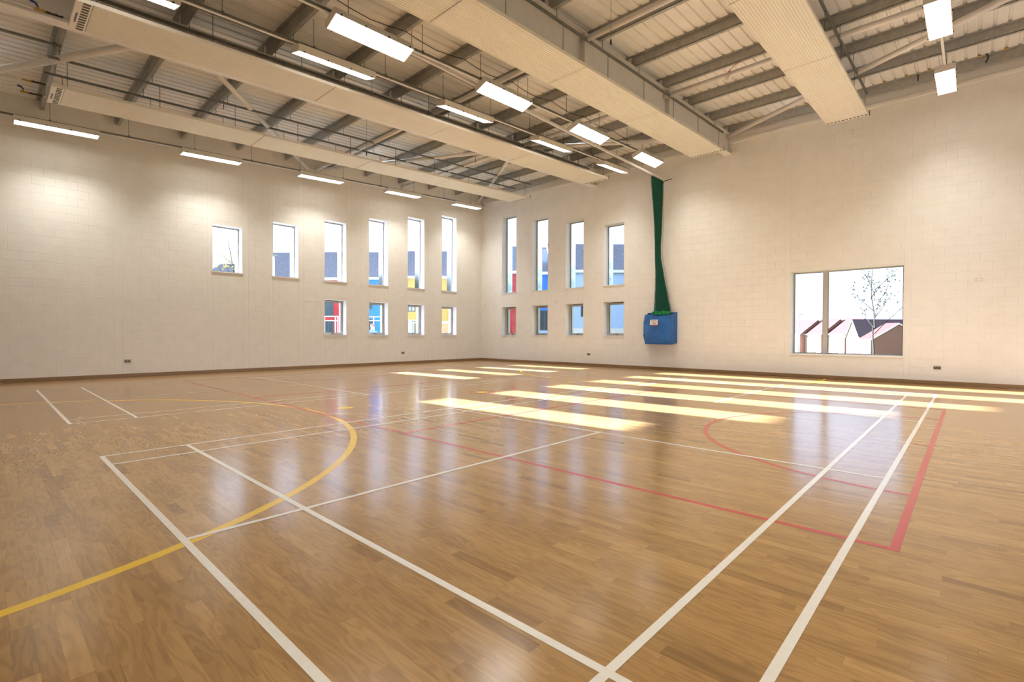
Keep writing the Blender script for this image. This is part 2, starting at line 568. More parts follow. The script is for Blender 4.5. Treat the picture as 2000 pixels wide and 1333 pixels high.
def blocks(wall, u0, u1, topf, opens, strips_, toP, n):
    """running-bond blocks in each panel between the wind posts; the 300 largest in view are single pieces"""
    rects = []
    posts = sorted(strips_)
    edges = [u0] + [e for s_ in posts for e in s_] + [u1]
    panels = [(edges[i], edges[i + 1]) for i in range(0, len(edges), 2)]
    for a, b in panels:
        if b - a < 0.05:
            continue
        ops = [o for o in opens if o[0] < b - 0.01 and o[1] > a + 0.01]
        i = 0
        while i * 0.225 < topf((a + b) / 2):
            z0, z1 = i * 0.225, min(i * 0.225 + 0.225, topf(a), topf(b))
            x = a - (0.225 if i % 2 else 0.0)
            while x < b:
                p, q = max(x, a), min(x + 0.45, b)
                x += 0.45
                if q - p < 0.04 or z1 - z0 < 0.03:
                    continue
                zs = [(z0, z1)]
                for o in ops:
                    nz = []
                    for c, d in zs:
                        if o[3] <= c or o[2] >= d:
                            nz.append((c, d))
                        else:
                            if o[2] - c > 0.03:
                                nz.append((c, o[2]))
                            if d - o[3] > 0.03:
                                nz.append((o[3], d))
                    zs = nz
                rects += [(p, q, c, d) for c, d in zs]
            i += 1
    order = sorted(range(len(rects)), key=lambda k: -view_size(toP((rects[k][0] + rects[k][1]) / 2, (rects[k][2] + rects[k][3]) / 2, 0), (rects[k][1] - rects[k][0]) * (rects[k][3] - rects[k][2]), n))
    nearb = set(order[:300])
    bc = {}
    mb = MB()

    def geo(p, q, c, d):
        j, e = 0.002, 0.006
        vs = [toP(p + j, c + j, 0.0040), toP(q - j, c + j, 0.0040), toP(q - j, d - j, 0.0040), toP(p + j, d - j, 0.0040),
              toP(p + e, c + e, 0.0), toP(q - e, c + e, 0.0), toP(q - e, d - e, 0.0), toP(p + e, d - e, 0.0)]
        return vs, [(4, 5, 6, 7), (0, 1, 5, 4), (1, 2, 6, 5), (2, 3, 7, 6), (3, 0, 4, 7)]
    zero = Vector(toP(0, 0, 0))
    for k, (p, q, c, d) in enumerate(rects):
        if k in nearb:
            key = (round(q - p, 3), round(d - c, 3))
            cen = Vector(toP((p + q) / 2, (c + d) / 2, 0))
            if key not in bc:
                m1 = MB().add(*geo(-(q - p) / 2, (q - p) / 2, -(d - c) / 2, (d - c) / 2))
                bc[key] = m1.mesh('wall_block', 'paint', zero)
            obj('wall_block', bc[key], wall, cen - wall.location)
        else:
            mb.add(*geo(p, q, c, d))
    r = wpart('wall_blocks', mb, 'paint', wall)
    r['kind'] = 'stuff'
    for a, b in posts:         # smooth vertical wind posts, cut at any opening beside them
        t = min(topf(a), topf(b))
        m2 = MB().add(*geo(a, b, 0.0, t))
        wpart('wind_post', m2, 'paint', wall)


toW = lambda u, z, d: (XA - d, u, z)
toN = lambda u, z, d: (u, YB + d, z)
top_w = lambda u: zr(u) + 0.30
wall_left = backing(up_w + lo_w, YS - WT, YB + WT, top_w, toW, 'wall_left', (XA, 6.7, 0), 'cream painted blockwork wall with six tall windows stepping up')
sp = [(1.78, 1.96)]
for o in up_w:
    sp += [(o[0] - 0.13, o[0]), (o[1], o[1] + 0.18)]
blocks(wall_left, YS, YB, lambda u: zr(u) + 0.22, up_w + lo_w, sp, toW, (1, 0, 0))
LEDGE = 7.66
wall_back = backing(up_n + lo_n + [big], XA - 0.2, XE + WT, lambda u: 8.28, toN, 'wall_back', (-1.3, YB, 0), 'cream painted blockwork wall with large two-light window and net bag')
sp = [(big[0] - 0.14, big[0]), (big[1], big[1] + 0.14)]
for o in up_n:
    sp += [(o[0] - 0.12, o[0]), (o[1], o[1] + 0.20)]
blocks(wall_back, XA, XE, lambda u: LEDGE, up_n + lo_n + [big], sp, toN, (0, -1, 0))
trim = MB().box(XA, XE, YB - 0.05, YB + 0.004, LEDGE, LEDGE + 0.085)
single('trim_1', trim, 'paint', (-1.3, YB, LEDGE), 'pale painted capping along the top of the blockwork', 'trim', kind='structure')
toE = lambda u, z, d: (XE + d, u, z)
east = [(3.6, 6.4, 0.71, 4.7), (7.6, 10.4, 0.71, 4.7), (11.6, 14.4, 0.71, 4.7)]
backing(east, YS - WT, YB + WT, lambda u: 8.4, toE, 'wall_right', (XE, 6.7, 0), 'cream side wall facing the six tall windows')
ws = MB().box(XA - WT, XE + 0.4, YS - 0.4, YS, -0.02, 7.3)
single('wall_front', ws, 'paint', (-1.3, YS, 0), 'plain cream wall facing the large window', 'wall', kind='structure')
for nm, b in (('baseboard_left', (XA, XA + 0.028, YS, YB)), ('baseboard_back', (XA, XE, YB - 0.028, YB))):
    o = MB().box(b[0], b[1], b[2], b[3], 0.010, 0.085)
    if nm == 'baseboard_left':
        o.box(XA, XA + 0.016, YS, YB, 0.085, 0.105)
    else:
        o.box(XA, XE, YB - 0.016, YB, 0.085, 0.105)
    single(nm, o, 'skirt', ((b[0] + b[1]) / 2, (b[2] + b[3]) / 2, 0), 'brown oak skirting along the ' + ('six-window wall' if nm.endswith('left') else 'wall with the large window'), 'skirting', kind='structure')

# ------------------------------------------------------------------ windows
wn = [0]
RD = 0.29


def frame_bars(mb, toP, u0, u1, z0, z1, w, d0, d1):
    def bx(a, b, c, d):
        mb.hexa([toP(a, c, d0), toP(b, c, d0), toP(b, c, d1), toP(a, c, d1), toP(a, d, d0), toP(b, d, d0), toP(b, d, d1), toP(a, d, d1)])
    bx(u0, u1, z0, z0 + w)
    bx(u0, u1, z1 - w, z1)
    bx(u0, u0 + w, z0 + w, z1 - w)
    bx(u1 - w, u1, z0 + w, z1 - w)
    return mb


def window(toP, o, label, casement=False, mull=None):
    wn[0] += 1
    u0, u1, z0, z1 = o
    r = thing('window_%d' % wn[0], toP((u0 + u1) / 2, z0, 0), label, 'window', kind='structure')

    def bx(mb, a, b, c, d, d0, d1):
        return mb.hexa([toP(a, c, d0), toP(b, c, d0), toP(b, c, d1), toP(a, c, d1), toP(a, d, d0), toP(b, d, d0), toP(b, d, d1), toP(a, d, d1)])
    li = MB()
    t = 0.014
    bx(li, u0, u1, z1 - t, z1, -0.006, RD)
    bx(li, u0, u0 + t, z0, z1 - t, -0.006, RD)
    bx(li, u1 - t, u1, z0, z1 - t, -0.006, RD)
    wpart('reveal_lining', li, 'lining', r)
    wpart('sill', bx(MB(), u0 - 0.035, u1 + 0.035, z0 - 0.022, z0 + 0.012, -0.028, 0.0).add([], []), 'lining', r)
    wpart('sill_board', bx(MB(), u0, u1, z0 - 0.01, z0 + 0.012, 0.0, RD), 'lining', r)
    fw = 0.045
    wpart('frame', frame_bars(MB(), toP, u0, u1, z0, z1, fw, RD, RD + 0.06), 'alu', r)
    cells = [(u0 + fw, u1 - fw)] if not mull else [(u0 + fw, mull[0]), (mull[1], u1 - fw)]
    if mull:
        wpart('mullion', bx(MB(), mull[0], mull[1], z0 + fw, z1 - fw, RD - 0.01, RD + 0.06), 'alu', r)
    for a, b in cells:
        c, d = z0 + fw, z1 - fw
        if casement:
            sh = wpart('sash', frame_bars(MB(), toP, a, b, c, d, 0.05, RD - 0.015, RD + 0.04), 'alu', r)
            hb = MB()
            bx(hb, (a + b) / 2 - 0.05, (a + b) / 2 + 0.05, c + 0.012, c + 0.03, RD - 0.05, RD - 0.016)
            wpart('handle', hb, 'black', sh)
            vb = MB()
            bx(vb, a + 0.15, b - 0.15, d + 0.008, d + 0.032, RD - 0.012, RD - 0.001)
            wpart('trickle_vent', vb, 'alu_dark', r)
            a, b, c, d = a + 0.05, b - 0.05, c + 0.05, d - 0.05
        wpart('gasket', frame_bars(MB(), toP, a, b, c, d, 0.010, RD + 0.005, RD + 0.045), 'alu_dark', r)
        wpart('pane', bx(MB(), a, b, c, d, RD + 0.02, RD + 0.026), 'glass', r)
    if not casement and not mull:
        fin = MB()             # polished metal fins lining the outside of the opening
        e = 0.012
        bx(fin, u0, u0 + e, z0, z1, RD + 0.061, WT + 0.16)
        bx(fin, u1 - e, u1, z0, z1, RD + 0.061, WT + 0.16)
        wpart('outer_reveal', fin, 'mirror', r)
    else:
        fin = MB()
        e = 0.012
        bx(fin, u0, u0 + e, z0, z1, RD + 0.061, WT + 0.02)
        bx(fin, u1 - e, u1, z0, z1, RD + 0.061, WT + 0.02)
        wpart('outer_reveal', fin, 'alu', r)
    return r


for i, o in enumerate(up_w):
    window(toW, o, 'tall grey-framed window on the six-window wall, %s from the corner' % ORD[5 - i])
for i, o in enumerate(lo_w):
    window(toW, o, 'small opening window low on the six-window wall, %s from the corner' % ORD[3 - i], casement=True)
for i, o in enumerate(up_n):
    window(toN, o, 'tall grey-framed window on the net-bag wall, %s from the corner' % ORD[i])
for i, o in enumerate(lo_n):
    window(toN, o, 'small opening window low on the net-bag wall, %s from the corner' % ORD[i], casement=True)
window(toN, big, 'large two-light window with grey frame overlooking red-roofed houses', mull=(3.33, 3.46))

for i, o in enumerate(east):
    window(toE, o, 'large two-light window opposite the six tall windows, %s from the corner' % ORD[2 - i], mull=(o[0] + 0.82, o[0] + 0.95))

# ------------------------------------------------------------------ roof: decking, purlins, beams, bracing
PD = 0.24
ce = MB()
ce.hexa([(XA - 0.7, YS - 0.7, zr(YS - 0.7) + PD + 0.06), (XE + 0.6, YS - 0.7, zr(YS - 0.7) + PD + 0.06), (XE + 0.6, YB + 0.7, zr(YB + 0.7) + PD + 0.06), (XA - 0.7, YB + 0.7, zr(YB + 0.7) + PD + 0.06),
         (XA - 0.7, YS - 0.7, zr(YS - 0.7) + PD + 0.2), (XE + 0.6, YS - 0.7, zr(YS - 0.7) + PD + 0.2), (XE + 0.6, YB + 0.7, zr(YB + 0.7) + PD + 0.2), (XA - 0.7, YB + 0.7, zr(YB + 0.7) + PD + 0.2)])
ceiling = single('ceiling', ce, 'deck', (-1.3, 6.7, 7.9), 'pale ribbed metal roof decking above the steelwork', 'ceiling', kind='structure')
PITCH = 0.235
x = XA - 0.02
sheet = None
while x < XE:
    prof = []
    for k in range(4):
        a = x + k * PITCH
        prof += [(a, 0.0), (a + 0.165, 0.0), (a + 0.18, 0.034), (a + 0.22, 0.034)]
    prof.append((x + 4 * PITCH, 0.0))
    y0, y1 = YS - 0.1, YB + 0.1
    n = len(prof)
    vs = [(px, yy, pz + zr(yy) + PD) for yy in (y0, y1) for px, pz in prof]
    vs2 = [(px, yy, pz + zr(yy) + PD + 0.002) for yy in (y0, y1) for px, pz in prof]
    mb = MB().add(vs, [(i + 1, i, n + i, n + i + 1) for i in range(n - 1)])
    org = Vector((x, 6.7, 7.9))
    if sheet is None:
        sheet = mb.mesh('deck_sheet', 'deck', org)
    obj('deck_sheet', sheet, ceiling, org - ceiling.location)
    x += 4 * PITCH

PUR = [0.28 + 1.58 * k for k in range(-1, 11)]
pm_me = None
for k, yy in enumerate(PUR):
    if pm_me is None:
        t = 0.012
        mb = MB()
        x0, x1 = XA, XE
        mb.box(x0, x1, -t / 2, t / 2, 0.0, PD)
        mb.box(x0, x1, -t / 2, 0.075, 0.0, t)
        mb.box(x0, x1, 0.075 - t, 0.075, 0.0, 0.025)
        mb.box(x0, x1, -0.075, t / 2, PD - t, PD)
        pm_me = mb.mesh('purlin', 'galv', (-1.3, 0, 0))
    o = obj('purlin', pm_me, None, (-1.3, yy, zr(yy)))
    tag(o, 'grey galvanised steel purlin crossing the roof, %s from the net-bag wall' % ORD[len(PUR) - 1 - k], 'purlin', 'roof purlins')

BX = (-4.67, 0.60)
for k, bx_ in enumerate(BX):
    r = thing('roof_beam', (bx_, YB, zr(YB, 0.66)), 'white steel I-beam under the roof, ' + ('between the two radiant panels nearer the six-window wall' if k == 0 else 'above the radiant panel beside the net curtain'), 'beam', 'roof beams')
    y0, y1 = YS, YB
    wpart('web', MB().beam(bx_ - 0.006, bx_ + 0.006, y0, y1, 0.64, 0.015), 'white_steel', r)
    wpart('bottom_flange', MB().beam(bx_ - 0.125, bx_ + 0.125, y0, y1, 0.66, 0.64), 'white_steel', r)
    wpart('top_flange', MB().beam(bx_ - 0.125, bx_ + 0.125, y0, y1, 0.018, 0.0), 'white_steel', r)
    wpart('end_plate', MB().beam(bx_ - 0.125, bx_ + 0.125, YB - 0.03, YB - 0.005, 0.64, 0.015), 'white_steel', r)
    for yy in (1.9, 7.7, 11.6):
        wpart('stiffener', MB().beam(bx_ - 0.12, bx_ + 0.12, yy - 0.006, yy + 0.006, 0.64, 0.015), 'white_steel', r)
    for yy in PUR[1:]:
        wpart('purlin_cleat', MB().box(bx_ - 0.04, bx_ + 0.04, yy - 0.022, yy - 0.008, zr(yy) + 0.004, zr(yy) + PD - 0.02), 'white_steel', r)


def brace(p, q, r, label, grp='roof bracing tubes'):
    a = (p[0], p[1], zr(p[1], 0.15))
    b = (q[0], q[1], zr(q[1], 0.15))
    single('bracing_tube', MB().tube(a, b, r, n=14), 'white_steel', a, label, 'brace', grp, smooth=True)


BL = 'white slanting bracing tube '
brace((XA + 0.04, -2.0), (-4.75, 1.9), 0.075, BL + 'over the cream panel by the pipe valves')
brace((-4.75, 1.9), (XA + 0.04, 7.4), 0.062, BL + 'meeting the wall above the second and third tall windows')
brace((XA + 0.04, 7.75), (-4.75, 11.6), 0.062, BL + 'rising from the middle of the six-window wall')
brace((-4.75, 11.6), (XA + 0.06, 15.95), 0.062, BL + 'running into the corner between both window walls')
brace((-4.58, 11.7), (0.52, 15.8), 0.062, BL + 'between the two white beams towards the net curtain')
brace((8.66, 11.4), (0.70, 15.9), 0.065, BL + 'slanting over the large window')
for xa, xb, nm in ((XA + 0.01, -4.68, 'beside the six-window wall'), (-4.66, 0.58, 'between the two white beams'), (0.62, XE, 'over the large window side')):
    for yy, w2 in ((7.72, 'crossing the middle of the hall'), (11.52, 'nearer the net curtain')):
        brace((xa, yy), (xb, yy), 0.062, 'white horizontal tie tube %s, %s' % (nm, w2))

fy = PUR[-1] - 0.10
foam = MB().box(-0.035, 0.035, -0.02, 0.02, 0.0, 0.035).mesh('foam_filler', M['foam'])
fx = XA + 0.19
while fx < XE:
    obj('foam_filler', foam, ceiling, Vector((fx, fy, zr(fy) + PD - 0.036)) - ceiling.location)
    fx += 2 * PITCH
for cx, hgt, lab in ((5.52, 0.17, 'short black cable tail on the purlin against the wall'), (6.80, 0.24, 'longer curved black cable tail on the purlin against the wall')):
    z0 = zr(PUR[-1])
    pts = [Vector((cx + 0.05 * math.sin(t * math.pi) * (1 if hgt > 0.2 else 0.1), PUR[-1] - 0.10, z0 + 0.02 + hgt * (1 - t))) for t in (0, 0.2, 0.4, 0.6, 0.8, 1.0)]
    single('cable_tail', MB().path(pts, [0.016] * 6, 8), 'black', pts[-1], lab, 'cable')

# ------------------------------------------------------------------ radiant heating panels
rod_cache = {}


def rod(parent, x, y, z0, z1, r=0.006, name='hanger_rod', mat='rod'):
    key = (round(z1 - z0, 2), r, mat)
    if key not in rod_cache:
        rod_cache[key] = MB().tube((0, 0, 0), (0, 0, round(z1 - z0, 2)), r, n=6).mesh(name, mat)
    org = Vector((0, 0, 0))
    p = parent
    while p:
        org += p.location
        p = p.parent
    return obj(name, rod_cache[key], parent, Vector((x, y, z0)) - org)


def heat_panel(x0, x1, label):
    d = 0.80
    r = thing('radiant_panel', ((x0 + x1) / 2, 7.7, zr(7.7, d)), label, 'heating panel', 'radiant ceiling heating panels')
    cuts = [0.40, 4.38, 7.60, 10.83, 15.00]
    w = x1 - x0
    for a, b in zip(cuts[:-1], cuts[1:]):
        n = 20
        prof = []
        for i in range(n):
            u = x0 + w * i / n
            du = w / n
            prof += [(u + 0.003, 0.0), (u + du - 0.016, 0.0), (u + du - 0.012, 0.009), (u + du - 0.001, 0.009)]
        prof = [(x0, 0.0)] + prof[1:-2] + [(x1, 0.0), (x1, 0.055), (x0, 0.055)]
        mb = MB().extr(prof[::-1], a + 0.009, b - 0.009, lambda yy: zr(yy, d))
        wpart('panel_module', mb, 'panel', r)
        lip = MB()
        for xx in (x0 - 0.006, x1 - 0.006):
            lip.beam(xx, xx + 0.012, a + 0.004, b - 0.004, d - 0.0, d - 0.062)
        wpart('side_lip', lip, 'panel', r)
    for c_ in cuts[1:-1]:
        wpart('joint_cover', MB().beam(x0, x1, c_ - 0.03, c_ + 0.03, d - 0.012, d - 0.05), 'slot', r)
    for a, b, s in ((0.20, 0.40, 1), (15.00, 15.20, -1)):
        pl = MB().beam(x0 - 0.004, x1 + 0.004, a, b, d + 0.004, d - 0.06)
        g = wpart('end_grille', pl, 'panel', r)
        ns = 11
        for i in range(ns):
            u = x0 + w * (i + 0.5) / ns
            ya, yb = (0.285, 0.375) if s > 0 else (15.06, 15.14)
            wpart('grille_slot', MB().beam(u - 0.027, u + 0.027, ya, yb, d + 0.006, d + 0.002), 'slot', g)
        if s > 0:
            lb = wpart('maker_label', MB().beam((x0 + x1) / 2 - 0.14, (x0 + x1) / 2 + 0.10, 0.235, 0.258, d + 0.006, d + 0.002), 'print_blue', g)
            wpart('maker_label_stripe', MB().beam((x0 + x1) / 2 - 0.24, (x0 + x1) / 2 - 0.14, 0.235, 0.258, d + 0.006, d + 0.002), 'print_red', g)
        else:
            wpart('end_bolt', MB().tube((x1 + 0.02, 15.2, zr(15.2, d) - 0.01), (x1 + 0.02, 15.2, zr(15.2, d) + 0.12), 0.012, n=6), 'rod', g)
    for xx in (x0 + 0.05, x1 - 0.05):
        wpart('support_rail', MB().beam(xx - 0.022, xx + 0.022, 0.16, 15.3, 0.212, 0.168), 'rail', r)
        yy = 0.45
        while yy < 15.3:
            rod(r, xx, yy, zr(yy, d - 0.06), zr(yy, 0.21))
            yy += 1.61
        for yy in PUR[1:-1]:
            rod(r, xx + 0.03, yy + 0.05, zr(yy, 0.17), zr(yy, 0.0), 0.006)
    return r


heat_panel(-8.27, -7.25, 'long cream ribbed radiant panel nearest the six-window wall')
heat_panel(-4.37, -3.39, 'long cream ribbed radiant panel beside the first white beam')
heat_panel(-0.17, 0.82, 'long cream ribbed radiant panel under the second white beam')
heat_panel(3.63, 4.57, 'long cream ribbed radiant panel reaching the wall above the large window')

# pipes and valves feeding the two panels by the six-window wall
for x0, tail, both in ((-8.12, 'nearest the six-window wall', True), (-4.22, 'beside the first white beam', False)):
    for j, xx in enumerate((x0, x0 + 0.72)):
        if j and not both:
            continue
        zc = lambda yy: zr(yy, 0.745)
        r = thing('heating_pipe', (xx, YS, zc(YS)), 'white pipe with %s feeding the panel %s' % ('black hose and blue-handled valve' if j == 0 else 'black hose but no valve', tail), 'pipe')
        wpart('pipe', MB().tube((xx, YS, zc(YS)), (xx, -0.20, zc(-0.20)), 0.013, n=10), 'pipe', r, True)
        hs = [Vector((xx, -0.10 + 0.045 * i, zc(-0.10 + 0.045 * i) + (0.006 if i % 2 else 0))) for i in range(6)]
        wpart('hose', MB().path(hs, [0.014, 0.022, 0.015, 0.020, 0.015, 0.020], 8), 'hose', r, True)
        wpart('hose_tail', MB().tube((xx, 0.125, zc(0.125)), (xx, 0.215, zc(0.215)), 0.014, n=10), 'pipe', r, True)
        if j == 0:
            v = MB().tube((xx, -0.22, zc(-0.22)), (xx, -0.09, zc(-0.09)), 0.020, n=8)
            v.tube((xx, -0.17, zc(-0.17)), (xx, -0.17, zc(-0.17) + 0.045), 0.013, n=8)
            v.tube((xx, -0.12, zc(-0.12)), (xx, -0.12, zc(-0.12) + 0.03), 0.010, n=8)
            vv = wpart('valve', v, 'brass', r)
            wpart('lever', MB().path([Vector((xx, -0.17, zc(-0.17) + 0.04)), Vector((xx, -0.20, zc(-0.2) + 0.10)), Vector((xx - 0.01, -0.26, zc(-0.2) + 0.115))], [0.012, 0.018, 0.022], 6), 'lever', vv)
        else:
            wpart('coupling', MB().tube((xx, -0.22, zc(-0.22)), (xx, -0.09, zc(-0.09)), 0.018, n=8), 'brass', r)

pr0 = thing('hanging_rail', (-6.65, YS, zr(YS, 0.19)), 'grey channel rail ending at the purlin between two radiant panels', 'rail')
wpart('channel', MB().beam(-6.672, -6.628, YS, 0.30, 0.212, 0.168), 'rail', pr0)
for yy in (-1.2, 0.20):
    rod(pr0, -6.65, yy, zr(yy, 0.17), zr(yy, 0.0))
    wpart('rail_clamp', MB().beam(-6.69, -6.61, yy - 0.03, yy + 0.03, 0.225, 0.155), 'rod', pr0)

# ------------------------------------------------------------------ luminaires in four rows
LL, LWD, LH = 1.60, 0.36, 0.13
mbody = MB()
mbody.box(-LWD / 2, LWD / 2, -LL / 2, LL / 2, 0.035, LH)
for a, b in ((-LWD / 2, -LWD / 2 + 0.012), (LWD / 2 - 0.012, LWD / 2)):
    mbody.box(a, b, -LL / 2, LL / 2, 0.0, 0.035)
for a, b in ((-LL / 2, -LL / 2 + 0.012), (LL / 2 - 0.012, LL / 2)):
    mbody.box(-LWD / 2 + 0.012, LWD / 2 - 0.012, a, b, 0.0, 0.035)
me_body = mbody.mesh('housing', 'lampbody')
me_diff = MB().box(-LWD / 2 + 0.012, LWD / 2 - 0.012, -LL / 2 + 0.012, LL / 2 - 0.012, 0.012, 0.034).mesh('diffuser', 'diff')
me_tube = MB().tube((0, -LL / 2 + 0.05, 0.009), (0, LL / 2 - 0.05, 0.009), 0.009, n=8).mesh('tube', 'tube_lit')
me_clip = MB().box(-0.007, 0.007, -0.014, 0.014, -0.004, 0.022).mesh('clip', 'black')
ROWS = [('beside the six-window wall', -10.37, 0.745, 0.0, -10.37), ('on the six-window side of the net track', -2.70, 0.742, 14.0, -2.67),
        ('on the large-window side of the net track', -1.32, 0.765, -20.0, -1.37), ('over the large-window side of the hall', 6.13, 0.745, 0.0, 6.13)]
for rl, lx, ld, tilt, tx in ROWS:
    for k in range(5):
        yc = 0.55 + 3.46 * k
        r = thing('luminaire', (lx, yc, zr(yc, ld)), 'lit box luminaire %s, %s from net-bag wall' % (rl, ORD[4 - k]), 'light', 'hall luminaires')
        r.rotation_euler = (math.atan(S), math.radians(tilt), 0)
        obj('housing', me_body, r)
        obj('diffuser', me_diff, r)
        for i in range(6):
            obj('tube', me_tube, r, (-0.135 + 0.054 * i, 0, 0))
        ld_ = bpy.data.lights.new('lamp_beam', 'AREA')      # the reflector beam of this luminaire
        ld_.shape = 'RECTANGLE'
        ld_.size = LWD - 0.03
        ld_.size_y = LL - 0.06
        ld_.energy = LAMP_W
        ld_.color = LAMP_C
        ld_.spread = math.radians(100)
        obj('lamp_beam', ld_, r, (0, 0, -0.003))
        for sx in (-1, 1):
            for q in range(4):
                obj('clip', me_clip, r, (sx * (LWD / 2 + 0.004), -0.70 + 0.4667 * q, 0))
    tk = thing('lighting_trunking', (tx, YS, zr(YS, 0.6)), 'grey lighting trunking carrying luminaires ' + rl, 'trunking', 'lighting trunking runs')
    wpart('channel', MB().beam(tx - 0.03, tx + 0.03, YS, 15.5, 0.60, 0.555), 'rail', tk)
    wpart('cover', MB().beam(tx - 0.022, tx + 0.022, YS, 15.5, 0.615, 0.60), 'white_steel', tk)
    for yy in PUR[1:-1]:
        rod(tk, tx, yy + 0.12, zr(yy, 0.57), zr(yy, 0.0), 0.006)
        wpart('rod_bracket', MB().beam(tx - 0.035, tx + 0.035, yy + 0.10, yy + 0.14, 0.605, 0.535), 'rod', tk)

# ------------------------------------------------------------------ net track, bunched net and bag
TX, TZ = -1.66, 6.88
tr = thing('net_track', (TX, YS, TZ), 'long level grey curtain track for the green dividing net', 'track')
wpart('track_channel', MB().box(TX - 0.028, TX + 0.028, YS, YB - 0.12, TZ + 0.03, TZ + 0.085), 'white_steel', tr)
wpart('track_cable', MB().tube((TX, YS, TZ - 0.01), (TX, YB - 0.1, TZ - 0.01), 0.006, n=6), 'rod', tr)
wpart('track_arm', MB().tube((TX - 0.0, YB - 0.12, TZ - 0.01), (TX + 0.30, YB - 0.02, TZ + 0.05), 0.014, n=8), 'black', tr)
wpart('carrier_bar', MB().box(TX - 0.014, TX + 0.014, 15.28, YB - 0.12, TZ - 0.03, TZ + 0.0), 'black', tr)
wpart('pulley', MB().tube((TX - 0.02, YB - 0.16, TZ - 0.05), (TX + 0.02, YB - 0.16, TZ - 0.05), 0.045, n=14), 'rod', tr)
for yy in PUR[2:-1:2]:
    rod(tr, TX, yy + 0.08, TZ + 0.08, zr(yy), 0.006)

net = thing('dividing_net', (-1.6, 15.95, 2.05), 'dark green dividing net bunched up and hanging from its track into the blue bag', 'net')
KEYS = [(6.85, -1.66, 15.68, 0.06, 0.40), (6.55, -1.665, 15.70, 0.08, 0.37), (6.0, -1.68, 15.78, 0.09, 0.29), (5.2, -1.72, 15.90, 0.085, 0.19), (4.5, -1.77, 15.98, 0.08, 0.12),
        (4.1, -1.77, 16.00, 0.09, 0.10), (3.4, -1.70, 16.01, 0.14, 0.10), (2.7, -1.64, 16.02, 0.22, 0.11), (2.25, -1.60, 16.02, 0.28, 0.12), (2.0, -1.60, 16.02, 0.30, 0.12)]


def key_at(z):
    for a, b in zip(KEYS[:-1], KEYS[1:]):
        if b[0] <= z <= a[0]:
            t = (a[0] - z) / (a[0] - b[0])
            t2 = t
            return [a[i] + (b[i] - a[i]) * t2 for i in range(1, 5)]
    return KEYS[-1][1:]


def net_loft(sc, nu, nv, pleat, jit):
    vs = []
    rg = random.Random(3)
    for j in range(nv + 1):
        z = 6.85 + (2.0 - 6.85) * j / nv
        cx, cy, rx, ry = key_at(z)
        for i in range(nu):
            t = 2 * math.pi * i / nu
            k = sc * (1 + pleat * math.sin(11 * t + 0.5 * math.sin(z * 2.0)) + jit * rg.uniform(-1, 1))
            vs.append((cx + rx * k * math.cos(t), min(cy + ry * k * math.sin(t), YB - 0.015), z + (0.012 * rg.uniform(-1, 1) if jit else 0)))
    fs = [(j * nu + i, j * nu + (i + 1) % nu, (j + 1) * nu + (i + 1) % nu, (j + 1) * nu + i) for j in range(nv) for i in range(nu)]
    return MB().add(vs, fs)


wpart('bunched_mesh', net_loft(0.86, 66, 60, 0.14, 0.0), 'net_core', net, True)
nm = wpart('net_mesh', net_loft(1.06, 44, 130, 0.10, 0.03), 'net', net)
wm = nm.modifiers.new('wire', 'WIREFRAME')
wm.thickness = 0.007
rp = [Vector((TX + 0.05, YB - 0.14, TZ - 0.08)), Vector((TX + 0.03, YB - 0.10, 5.4)), Vector((TX - 0.03, YB - 0.08, 4.3)), Vector((-1.45, YB - 0.08, 2.9)), Vector((-1.36, YB - 0.09, 2.05))]
wpart('draw_rope', MB().path(rp, [0.008] * 5, 6), 'rope', net)
band = MB()
for i in range(9):
    a = -1.93 + 0.075 * i
    band.box(a, a + 0.07, 15.86 + 0.02 * (i % 2), 15.93 + 0.03 * (i % 2), 2.02, 2.13 + 0.015 * ((i * 7) % 4))
wpart('gathered_webbing', band, 'green_tape', net)

bag = thing('net_bag', (-1.68, YB, 0.95), 'blue plastic storage bag fixed to the wall below the green net', 'bag')
nu, nv = 22, 24
rg = random.Random(5)


def sheet_grid(fn, nu, nv):
    vs = [fn(i / nu, j / nv) for j in range(nv + 1) for i in range(nu + 1)]
    return MB().add(vs, [(j * (nu + 1) + i, j * (nu + 1) + i + 1, (j + 1) * (nu + 1) + i + 1, (j + 1) * (nu + 1) + i) for j in range(nv) for i in range(nu)])


def front(u, v):
    xl = -2.20 - 0.07 * math.sin(math.pi * min(1, max(0, 1 - v)) ** 0.8)
    xr = -1.18 + 0.0 * v
    xx = xl + (xr - xl) * u
    yy = 15.90 - 0.07 * math.sin(math.pi * v) * math.sin(math.pi * u)
    yy += 0.012 * math.sin(9 * (u - v)) + 0.010 * math.sin(7 * (u + v * 1.4)) - 0.02 * max(0, 1 - abs(u + v - 1.0) * 6) + 0.018 * max(0, 1 - abs(u - 0.45 - 0.2 * (1 - v)) * 9) * v
    return (xx, yy, 0.95 + 1.07 * v)


